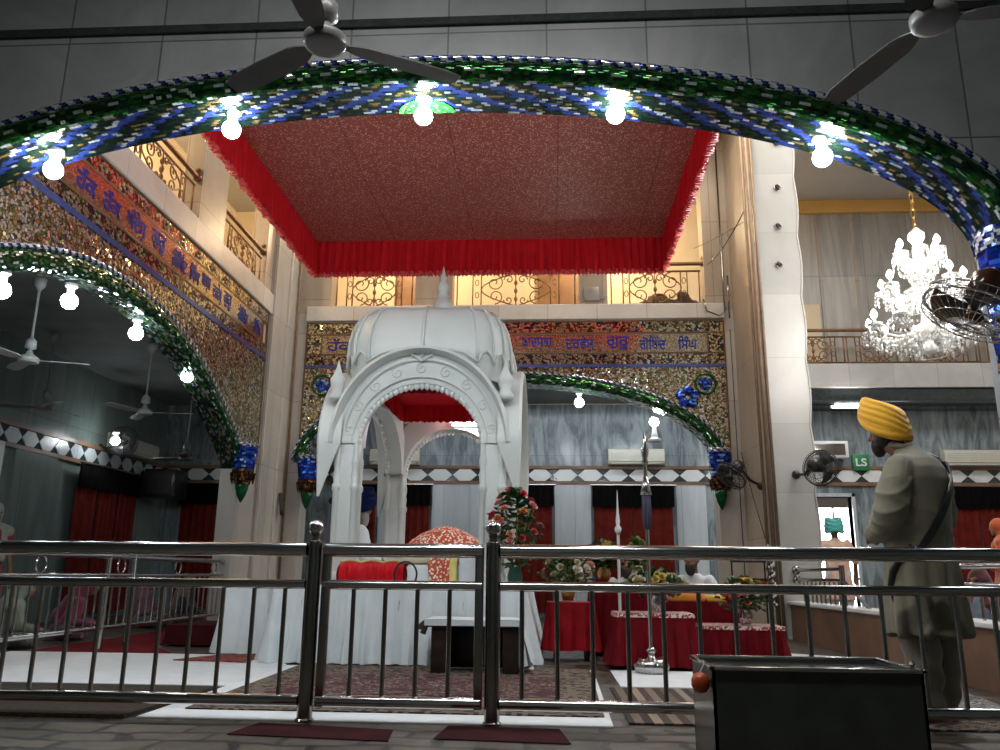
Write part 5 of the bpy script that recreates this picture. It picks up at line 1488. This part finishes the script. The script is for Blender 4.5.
m = MB(); m.tube([(.612,3.52,.385),(.63,3.52,.42)], .003, 5); 
o = bpy.data.objects['orange_ball']; part('string', m, MAT['ac_white'], o)

# ---- black rack beside the seated players
root = thing('music_rack', 'thin black metal rack standing behind the low right red table', 'rack', (2.6, 10.98, 0))
for x in (2.38, 2.8):
    m = MB(); m.tube([(x,10.98,0),(x,10.98,.98)], .012, 8); part('leg', m, MAT['black'], root)
m = MB(); m.bbox(2.36,2.82,10.96,10.982,.95,.99,.006); m.bbox(2.36,2.82,10.96,10.982,.72,.75,.006); part('shelf_rail', m, MAT['black'], root)
m = MB(); m.bbox(2.38,2.8,10.88,11.08,.7,.72,.004); part('shelf', m, MAT['black'], root)

root = thing('ceiling_tube_light', 'small bright tube lamp under the right hall balcony ledge, above the doorway', 'lamp', (5.5, 14.9, 3.84))
m = MB(); m.tube([(5.25,14.9,3.83),(5.8,14.9,3.83)], .022, 10); part('tube', m, MAT['tube'], root)
m = MB(); m.bbox(5.2,5.85,14.92,14.99,3.8,3.86,.006); part('batten', m, MAT['ac_white'], root)

# ================================================================== PEOPLE
def head_mb(m, c, s=1., beard=False):
    """skull, jaw, nose, brow, ears; faces +Y"""
    x, y, z = c
    m.ball((x,y-.012*s,z+.02*s), .098*s, 16, (.8,1.,1.02))
    m.ball((x,y+.03*s,z-.045*s), .068*s, 14, (.88,.9,1.))
    m.cap((x,y+.07*s,z-.09*s), (x,y+.055*s,z-.07*s), .022*s, .03*s, 10)
    m.cap((x,y+.088*s,z+.025*s), (x,y+.108*s,z-.02*s), .011*s, .017*s, 8)
    m.cap((x-.035*s,y+.08*s,z+.037*s), (x+.035*s,y+.08*s,z+.037*s), .013*s, .013*s, 8)
    m.cap((x-.02*s,y+.083*s,z-.058*s), (x+.02*s,y+.083*s,z-.058*s), .009*s, .009*s, 8)
    for sg in (-1,1): m.ball((x+sg*.08*s,y-.005*s,z), .03*s, 10, (.35,.7,1.))
def eyes(root_obj, c, s, Q, parent):
    for sg in (-1,1):
        m = MB(); m.ball((c[0]+sg*.033*s, c[1]+.083*s, c[2]+.016*s), .011*s, 8); 
        m.xform(Q); part('eye', m, MAT['hair'], parent, True, world=False)
def hand_mb(m, w, d, side, up=(0,0,1), curl=.5, s=1.):
    """palm and five bent fingers from wrist w along d; the thumb leaves the side"""
    w = Vector(w); d = Vector(d).normalized(); n_ = Vector(up); n_ = (n_-d*n_.dot(d)).normalized(); sd = d.cross(n_)*side
    for k in range(4): m.cap(w+sd*(-.03+.02*k)*s, w+d*.085*s+sd*(-.032+.0215*k)*s, .013*s, .012*s, 8)
    for k, L in enumerate((.062,.074,.08,.07)):
        b = w+d*.088*s+sd*(-.032+.0215*k)*s; a1 = curl; a2 = curl*2.
        p1 = b+(d*math.cos(a1*.6)-n_*math.sin(a1*.6))*L*.5*s; p2 = p1+(d*math.cos(a1+.3)-n_*math.sin(a1+.3))*L*.32*s; p3 = p2+(d*math.cos(a2)-n_*math.sin(a2))*L*.25*s
        m.chain([b,p1,p2,p3], [.0095*s,.009*s,.0085*s,.007*s], 8)
    t0 = w+d*.025*s+sd*.036*s; t1 = t0+(d*.6+sd*.75).normalized()*.042*s; t2 = t1+(d*.9+sd*.25-n_*.2).normalized()*.032*s
    m.chain([t0,t1,t2], [.014*s,.011*s,.009*s], 8)
def turban_mb(c, rx=.135, ry=.16, rz=.125, lean=-.25, nw=4, front=.05, tr=.026):
    m = MB(); c = Vector(c)
    m.ball(c, 1., 18, (rx*.97,ry*.97,rz))
    for sg in (-1,1):
        for k in range(nw):
            f_ = k/(nw-1)
            pts = []
            for q in range(30):
                a = 2*PI*q/30; k_ = 1-.16*f_*f_
                x = rx*k_*math.cos(a); y = ry*k_*math.sin(a)
                z = -rz*.55+rz*1.15*f_ + sg*x*(.32+.15*f_) + y*(-lean) + front*max(0, math.sin(a))**2*(1-f_*.5)
                pts.append(c+Vector((x,y,z)))
            m.tube(pts, tr+.006*(1-f_), 8, closed=True)
    return m
def finish(root, parts_):
    for nm, mb, mat, sm, lab in parts_:
        o = part(nm, mb, mat, root, True, world=False)
        if lab: o['label'] = lab

# ---- the standing man in khaki
root = thing('person', 'man in khaki kurta and yellow turban standing with his back turned at the railing', 'person', (2.12, 4.86, .016), R_(42))
b = MB()
head_mb(b, (-.02,.12,1.585), .9); b.cap((0,.0,1.42),(-.015,.09,1.53),.062,.055)
b.loft([(0,0,.85,.14,.1),(0,0,1.0,.14,.1),(0,0,1.2,.16,.1),(0,-.01,1.36,.17,.09),(0,-.01,1.43,.1,.07)])
AR = {}
for sg in (-1,1):
    sh = (sg*.195,-.02,1.355); el = (sg*.31,.0,1.1); wr = (sg*.07,.235,1.0)
    AR[sg] = (sh, el, wr)
    b.chain([sh,el,wr], [.055,.042,.028]); hand_mb(b, wr, (-sg*.75,.35,-.1), -sg, (0,1,.2), .45)
    b.chain([(sg*.09,0,.9),(sg*.1,.015,.47),(sg*.1,-.01,.09)], [.085,.058,.04])
    b.cap((sg*.1,-.03,.045),(sg*.115,.13,.025),.04,.026); b.cap((sg*.1,-.04,.035),(sg*.11,.06,.03),.034,.036)
    for k in range(5): b.cap((sg*.115+(.045-.0225*k)*1.,.135,.018),(sg*.118+(.05-.025*k),.175-.008*abs(k-(2+2*sg)),.014),.013,.011,8)
body = fuse(b, .008, 2)
g = MB()
rings = [(.0,-.005,.445,.262,.185),(0,0,.55,.256,.18),(0,0,.7,.245,.172),(0,0,.85,.228,.162),(0,0,.96,.212,.15),(0,-.01,1.08,.214,.15),(0,-.02,1.2,.218,.152),(0,-.03,1.3,.218,.148),(0,-.03,1.37,.2,.13),(0,-.025,1.42,.155,.105),(0,-.01,1.455,.105,.085),(0,.0,1.48,.075,.072),(0,.008,1.5,.066,.066)]
rings = [(a[0],a[1],a[2],a[3]*1.1,a[4]*1.06) for a in rings]
g.loft(rings, 28)
for sg in (-1,1):
    sh, el, wr = AR[sg]
    g.chain([(sg*.13,-.02,1.37), sh, (sg*.255,-.02,1.26), el, (sg*.2,.1,1.03), (wr[0]+sg*.02,wr[1]-.02,wr[2])], [.08,.082,.085,.084,.074,.056], 14)
def folds(p):
    def rid(v, k=2.): return (1-abs(math.sin(v)))**k
    n = noise.noise(p*3.)
    d = .004*noise.noise(p*8)
    back = max(0, min(1, (p.z-.95)/.2))*max(0, min(1, (1.45-p.z)/.08))
    d += back*.009*rid(p.x*13*(1.6-p.z)+p.z*4+1.6*n)                 # long folds fanning from the shoulders
    if abs(p.x) > .2 and .98 < p.z < 1.3: d += .009*rid(p.z*34+abs(p.x)*26+2*n, 1.6)   # creases across the bent sleeves
    t = max(0, min(1, (1.0-p.z)/.45)); a = math.atan2(p.y, p.x)
    d += t*.013*math.sin(a*11+3*n)+.004*t*math.sin(a*23)             # skirt flutes
    d += .006*rid(p.z*28+p.x*9+2*n)*math.exp(-((p.z-.97)/.07)**2)     # gathers at the waist
    return d
kurta = fuse(g, .009, 6, folds)
t_ = MB()
for sg in (-1,1):
    t_.chain([(sg*.09,0,.9),(sg*.115,.0,.62),(sg*.12,.0,.42),(sg*.11,-.005,.2),(sg*.103,-.012,.09)], [.13,.118,.105,.088,.066], 14)
trs = fuse(t_, .011, 4, lambda p: .005*math.sin(p.z*42+p.x*20)+.006*noise.noise(p*11))
tb = fuse(turban_mb((-.02,.115,1.675), .102, .128, .088, -.5, 4, .035, .02), .007, 3)
finish(root, [('body', body, MAT['skin'], 1, None), ('kurta', kurta, MAT['khaki'], 1, 'long khaki kurta'), ('trousers', trs, cloth('pale_khaki_trousers', (.22,.2,.165), .9, .1), 1, 'loose pale khaki trousers'), ('turban', tb, MAT['yellow'], 1, 'saffron yellow wrapped turban')])
m = MB(); m.ball((-.02,.165,1.52), .056, 12, (1,.75,1.25)); m.ball((-.02,.11,1.56), .074, 12, (1.02,.9,.9))
finish(root, [('beard', fuse(m, .01, 2), MAT['hair'], 1, None)])
def back_pt(x, z, o=.014):
    for a, b_ in zip(rings, rings[1:]):
        if a[2] <= z <= b_[2]:
            f_ = (z-a[2])/(b_[2]-a[2]); rx, ry, cy_ = [a[k]+(b_[k]-a[k])*f_ for k in (3,4,1)]
            return (x, cy_-math.sqrt(max(.02, 1-(x/rx)**2))*ry-o, z)
    return (x, -.1, z)
st = [(.06,.1,1.36),(.12,.075,1.43),(.14,.02,1.475),(.135,-.05,1.47),(.12,-.1,1.44)]+[back_pt(.11-.33*q/9, 1.39-.5*q/9, .018) for q in range(10)]+[(-.235,-.02,.87),(-.23,.06,.86)]
def ribbon(pts, w, th=.006, nrm=None):
    m = MB(); pts = [Vector(p) for p in pts]; vs = []; n = len(pts)
    for i, p in enumerate(pts):
        t = (pts[min(i+1,n-1)]-pts[max(i-1,0)]).normalized(); out = Vector((p.x, p.y, 0)).normalized() if abs(p.z) < 1.42 else Vector((0,0,1))
        s = t.cross(out).normalized(); o = s.cross(t)
        for a, b_ in ((-w,-th),(w,-th),(w,th),(-w,th)): vs.append(p+s*a+o*b_)
    fs = [(4*i+k, 4*i+(k+1) % 4, 4*i+4+(k+1) % 4, 4*i+4+k) for i in range(n-1) for k in range(4)]
    m.add(vs, fs+[(0,1,2,3), tuple(4*(n-1)+k for k in (3,2,1,0))]); return m
m = MB(); m.tube([(.07*math.cos(a), .012+.068*math.sin(a)+.02, 1.505+.022*math.sin(a)) for a in [2*PI*k/24 for k in range(24)]], .02, 8, closed=True)
part('collar', m, MAT['khaki'], root, True, world=False)
part('shoulder_strap', ribbon(st, .019), MAT['black'], root, 40, world=False)
m = MB(); m.tube([(-.245,-.06,.9),(-.255,.0,.855),(-.262,.04,.79),(-.265,.06,.7),(-.262,.05,.62)], [.012,.018,.02,.018,.006], 8)
kp = part('dagger_sheath', m, MAT['black'], root, True, world=False)
m = MB(); m.tube([(-.24,-.1,.915),(-.243,-.08,.905),(-.245,-.055,.895)], [.016,.011,.013], 8); m.tube([(-.235,-.06,.93),(-.245,-.058,.9),(-.258,-.056,.865)], .008, 6); part('hilt', m, MAT['steel'], kp, True, world=False)

# ---- generic small figures
def seated(label, loc, rz, top, low, headwear, hw, s=1., lean=0., beard=None, strap=False, arms_fwd=.28, skin='skin'):
    root = thing('person', label, 'person', loc, rz)
    H = .56*s
    L_ = lambda z: lean*(z/.6)
    b = MB(); hc = (0, L_(.72)+.03, .72*s)
    head_mb(b, hc, s); b.cap((0,L_(.5),.5*s),(0,L_(.62)+.015,.64*s),.055*s,.05*s)
    b.loft([(0,0,.05,.15*s,.1*s),(0,L_(.25),.25*s,.14*s,.09*s),(0,L_(.5),.5*s,.15*s,.08*s)], 16)
    g = MB(); g.loft([(0,0,.0,.2*s,.16*s),(0,.0,.1*s,.2*s,.155*s),(0,L_(.25),.25*s,.17*s,.125*s),(0,L_(.42),.42*s,.19*s,.125*s),(0,L_(.52),.52*s,.16*s,.1*s),(0,L_(.575)+.01,.575*s,.075*s,.07*s)], 20)
    for sg in (-1,1):
        sh = (sg*.17*s, L_(.49), .49*s); el = (sg*.24*s, L_(.3)+.06, .26*s); wr = (sg*.1*s, L_(.3)+arms_fwd, .22*s)
        b.chain([sh,el,wr], [.045*s,.036*s,.026*s], 10); hand_mb(b, wr, (-sg*.35,.8,-.3), -sg, (0,0,1), .5, s)
        g.chain([sh,el,(wr[0]+sg*.03,wr[1]-.06,wr[2]+.005)], [.075*s,.066*s,.046*s], 12)
        b.chain([(sg*.1*s,.02,.08),(sg*.3*s,.22*s,.1),(-sg*.05*s,.33*s,.06)], [.07*s,.05*s,.035*s], 10); b.cap((-sg*.05*s,.33*s,.05),(-sg*.17*s,.35*s,.035),.035*s,.025*s)
    leg = MB()
    for sg in (-1,1): leg.chain([(sg*.1*s,.0,.1),(sg*.31*s,.22*s,.1),(-sg*.03*s,.33*s,.07)], [.1*s,.082*s,.06*s], 12)
    wob = lambda p: .006*math.sin(p.x*40+p.z*25)+.008*noise.noise(p*10)
    o = [('body', fuse(b, .013, 2), MAT[skin], 1, None), ('shirt', fuse(g, .014, 4, wob), top, 1, None), ('trousers', fuse(leg, .016, 4, wob), low, 1, None)]
    if headwear == 'turban': o.append(('turban', fuse(turban_mb((0,hc[1]-.01,hc[2]+.085*s), .125*s, .145*s, .1*s, -.2, 3, .03), .013, 2), hw, 1, None))
    elif headwear == 'scarf':
        m = MB(); m.ball((0,hc[1]-.02,hc[2]+.02), .118*s, 14, (.92,1.,1.08)); m.chain([(0,hc[1]-.05,hc[2]),(0,L_(.5)-.06,.52*s),(0,L_(.3)-.1,.32*s)], [.1*s,.13*s,.12*s]); m.chain([(-.15*s,L_(.5),.5*s),(.15*s,L_(.5),.5*s)], [.1*s,.1*s])
        for sg in (-1,1): m.cap((sg*.16*s,L_(.5),.5*s),(sg*.2*s,L_(.3)+.1,.25*s),.085*s,.06*s)
        o.append(('shawl', fuse(m, .014, 3, wob), hw, 1, None))
    elif headwear == 'hair':
        m = MB(); m.ball((0,hc[1]-.025,hc[2]+.045*s), .1*s, 14, (.88,1.,.95)); o.append(('hair', fuse(m, .012, 1), hw, 1, None))
    finish(root, o)
    eyes(None, hc, s, Matrix.Identity(4), root)
    if beard:
        m = MB(); m.ball((0,hc[1]+.05*s,hc[2]-.09*s), .065*s, 12, (1,.7,1.3)); m.ball((0,hc[1]+.02*s,hc[2]-.05*s), .072*s, 12, (1.02,.8,.8))
        finish(root, [('beard', fuse(m, .011, 1), MAT[beard], 1, None)])
    if strap:
        part('strap', ribbon([(.13*s,-.09,.5*s),(.1*s,.06,.56*s),(.03,.135,.42*s),(-.1*s,.15,.25*s),(-.17*s,.1,.12*s)], .02), MAT['black'], root, 40, world=False)
    return root
def standing(label, loc, rz, s, top, low, headwear, hw, arm='down'):
    root = thing('person', label, 'person', loc, rz)
    b = MB(); hc = (0,.03*s,1.53*s); head_mb(b, hc, s); b.cap((0,0,1.35*s),(0,.015*s,1.46*s),.058*s,.05*s)
    b.loft([(0,0,.8*s,.14*s,.1*s),(0,0,1.05*s,.13*s,.09*s),(0,0,1.3*s,.16*s,.085*s),(0,0,1.38*s,.08*s,.06*s)], 16)
    g = MB(); g.loft([(0,0,.42*s,.24*s,.17*s),(0,0,.65*s,.225*s,.16*s),(0,0,.88*s,.19*s,.14*s),(0,0,1.05*s,.185*s,.13*s),(0,0,1.22*s,.2*s,.13*s),(0,0,1.32*s,.17*s,.11*s),(0,0,1.38*s,.09*s,.075*s),(0,0,1.41*s,.06*s,.06*s)], 20)
    for sg in (-1,1):
        sh = (sg*.18*s,0,1.31*s); el = (sg*.27*s,-.03*s,1.04*s); wr = (sg*.27*s,.07*s,.8*s)
        b.chain([sh,el,wr],[.05*s,.038*s,.027*s],10); hand_mb(b, wr, (0,.15,-1), sg, (0,1,0), .35, s)
        g.chain([sh,(sg*.23*s,-.01*s,1.17*s)],[.075*s,.07*s],12); g.cap((sg*.23*s,-.01*s,1.17*s),el,.07*s,.062*s,12)
        b.chain([(sg*.09*s,0,.85*s),(sg*.1*s,.01,.45*s),(sg*.1*s,-.01,.09*s)],[.08*s,.055*s,.04*s],10); b.cap((sg*.1*s,-.03*s,.04*s),(sg*.12*s,.13*s,.026*s),.038*s,.026*s)
    t2 = MB()
    for sg in (-1,1): t2.chain([(sg*.09*s,0,.85*s),(sg*.11*s,0,.4*s),(sg*.1*s,-.01,.1*s)],[.115*s,.1*s,.07*s],12)
    wob = lambda p: .006*math.sin(p.x*40+p.z*14)+.008*noise.noise(p*8)
    o = [('body', fuse(b,.013,2), MAT['skin'],1,None), ('kurta', fuse(g,.015,4,wob), top,1,None), ('trousers', fuse(t2,.016,3,wob), low,1,None)]
    if headwear == 'turban': o.append(('turban', fuse(turban_mb((0,hc[1]-.01,hc[2]+.085*s), .13*s, .15*s, .1*s, -.2, 3, .03), .013, 2), hw, 1, None))
    else:
        m = MB(); m.ball((0,hc[1]-.02,hc[2]+.02), .12*s, 14, (.92,1.,1.06)); m.chain([(0,hc[1]-.05,hc[2]),(0,-.08,1.33*s),(0,-.12,1.0*s)],[.1*s,.13*s,.1*s]); m.chain([(-.17*s,0,1.31*s),(.17*s,0,1.31*s)],[.1*s,.1*s])
        for sg in (-1,1): m.cap((sg*.12*s,.08,1.28*s),(sg*.1*s,.14,.95*s),.05*s,.04*s)
        o.append(('headscarf', fuse(m,.014,3,wob), hw,1,None))
    finish(root, o); eyes(None, hc, s, Matrix.Identity(4), root)
    return root
white = MAT['white_cloth']
seated('person in white with dark blue turban seated on the dais inside the shrine', (-2.09, 8.7, .655), R_(-60), white, white, 'turban', cloth('navy_turban', (.003,.008,.05), .9, .1, 250, 0), 1.08, .03, 'grey_hair')
root = thing('low_stage', 'low stage under dark red cloth behind the red draped tables', 'stage', (1.45, 10.25, 0))
m = MB(); m.bbox(.3, 2.3, 9.82, 10.75, 0, .16, .01); part('platform', m, MAT['wood'], root)
m = MB(); drape(m, .28, 2.32, 9.8, 10.77, .175, .02, .015, .02, .2, 12, 4, .05); part('cloth', m, MAT['dark_red'], root, 60)
seated('bearded person in white seated left of the steel standard, behind the flowers', (.95, 10.2, .19), R_(172), white, white, 'hair', MAT['hair'], .98, .03, 'hair')
seated('dark-haired person in white with a black strap seated behind the orange folded cloth', (1.8, 10.2, .19), R_(150), white, white, 'hair', MAT['hair'], 1.06, .13, 'hair', True)
standing('person in peach kurta and teal turban standing in the bright doorway', (4.72, 13.9, 0), R_(-12), 1.0, cloth('peach_kurta', (.72,.46,.35), .9, .06), white, 'turban', cloth('teal_turban', (.08,.42,.38), .85, .08))
standing('person in bright orange clothes and scarf at the right picture edge', (6.42, 12.1, 0), R_(60), .97, cloth('orange_dress', (.5,.07,.012), .85, .2), cloth('orange_trousers', (.35,.06,.02), .85, .1), 'scarf', cloth('orange_scarf', (.5,.1,.02), .85, .2))
seated('person with maroon scarf and blue checked clothes seated behind the brown parapet', (4.35, 8.7, .02), R_(120), cloth('blue_check', (.2,.25,.32), .9, .3), cloth('grey_blue_cloth', (.16,.18,.22), .9, .2), 'scarf', cloth('maroon_scarf', (.1,.015,.02), .7, .2), 1.0)
standing('person in magenta with pale headscarf standing at the left picture edge', (-6.75, 9.6, 0), R_(-120), .93, cloth('magenta_dress', (.2,.01,.04), .85, .12), cloth('magenta_trousers', (.15,.01,.03), .85, .12), 'scarf', cloth('pale_scarf', (.26,.27,.22), .85, .1))
seated('person in dark pink shawl bowing low behind the left side railing', (-5.55, 9.25, 0), R_(-70), cloth('plum_dress', (.13,.02,.06), .85, .2), cloth('dark_plum', (.06,.015,.035), .85, .2), 'scarf', cloth('dark_pink_shawl', (.13,.008,.028), .85, .15), .8, .22)
seated('person in pink and grey seated farther along the left side railing', (-5.7, 11.5, 0), R_(-80), cloth('pink_grey_print', (.22,.12,.14), .85, .3), cloth('grey_cloth', (.13,.13,.14), .85, .2), 'scarf', cloth('pink_print_scarf', (.24,.09,.11), .85, .3), .82, .05)
seated('person in dull green seated at the left picture edge behind the railing', (-5.45, 8.15, 0), R_(-60), cloth('dull_green', (.1,.12,.09), .9, .2), cloth('dark_green_cloth', (.06,.07,.06), .9, .2), 'scarf', cloth('grey_green_scarf', (.17,.19,.15), .9, .15), .8, .1)
seated('person in black seated near the far end of the left side railing', (-5.5, 12.3, 0), R_(-80), cloth('black_shirt', (.03,.03,.035), .9, .2), cloth('brown_cloth', (.12,.08,.06), .9, .2), 'scarf', cloth('brown_scarf', (.25,.16,.12), .9, .2), .84, .05)

# ================================================================== CAMERA, LIGHT
f = Vector((-math.sin(math.radians(3.5))*math.cos(math.radians(13.9)), math.cos(math.radians(3.5))*math.cos(math.radians(13.9)), math.sin(math.radians(13.9))))
r = Vector((math.cos(math.radians(3.5)), math.sin(math.radians(3.5)), 0)); u = r.cross(f)
ro = math.radians(.6)
r2 = r*math.cos(ro)+u*math.sin(ro); u2 = u*math.cos(ro)-r*math.sin(ro)
cam = bpy.data.cameras.new('camera'); cam.sensor_width = 36; cam.lens = 808*36/1000; cam.clip_end = 100; cam.clip_start = .05
co = bpy.data.objects.new('camera', cam); COL.objects.link(co)
co.matrix_world = Matrix(((r2.x,u2.x,-f.x,0),(r2.y,u2.y,-f.y,0),(r2.z,u2.z,-f.z,.76),(0,0,0,1)))
SC.camera = co
W = bpy.data.worlds.new('world'); SC.world = W; W.use_nodes = True
W.node_tree.nodes['Background'].inputs[0].default_value = (.75,.87,1,1)
W.node_tree.nodes['Background'].inputs[1].default_value = .05
def lamp(name, typ, loc, power, col, size=.3, rot=None, spread=None, sizey=None):
    l = bpy.data.lights.new(name, typ); l.energy = power; l.color = col
    if typ == 'AREA':
        l.size = size
        if sizey: l.shape = 'RECTANGLE'; l.size_y = sizey
    else: l.shadow_soft_size = size
    o = bpy.data.objects.new(name, l); COL.objects.link(o); o.location = loc
    if rot: o.rotation_euler = rot
    return o
WARM = (1., .74, .45)
# gallery lamps
lamp('gallery_lamp', 'POINT', (-5.9, 7.4, 7.2), 130, WARM, .15)
lamp('gallery_lamp', 'POINT', (-5.9, 10.6, 7.2), 130, WARM, .15)
lamp('gallery_lamp', 'POINT', (-2.6, 14.4, 7.2), 130, WARM, .15)
lamp('gallery_lamp', 'POINT', (1.0, 14.4, 7.2), 150, WARM, .15)
# unseen area lights added above the canopy to brighten the main room
lamp('upper_room_fill', 'AREA', (-2.6, 11.4, 8.1), 75, (1,.88,.72), 1.2)
lamp('upper_room_fill', 'AREA', (2.3, 10.4, 8.1), 75, (1,.88,.72), 1.2)
# added unseen area lights: daylight for the right hall, fill for the back aisle
lamp('hall_daylight_fill', 'AREA', (6.0, 9.5, 8.1), 260, (.95,.97,1), 3.)
lamp('aisle_fill', 'AREA', (1.5, 14.2, 3.98), 26, (.85,.93,1), 3.5, None, None, .2)
lamp('aisle_fill', 'AREA', (-1.6, 14.2, 3.98), 18, (.85,.93,1), 3., None, None, .2)
lamp('front_wall_fill', 'AREA', (-.6, 2.3, 5.25), 75, (1,.99,.96), 3., None, None, .3)  # unseen area light added to lift the wall above the front arch
vs = SC.view_settings; SC.display_settings.display_device = 'sRGB'
vs.view_transform = 'Standard'; vs.look = 'None'; vs.gamma = 1; vs.exposure = .5; vs.use_curve_mapping = False
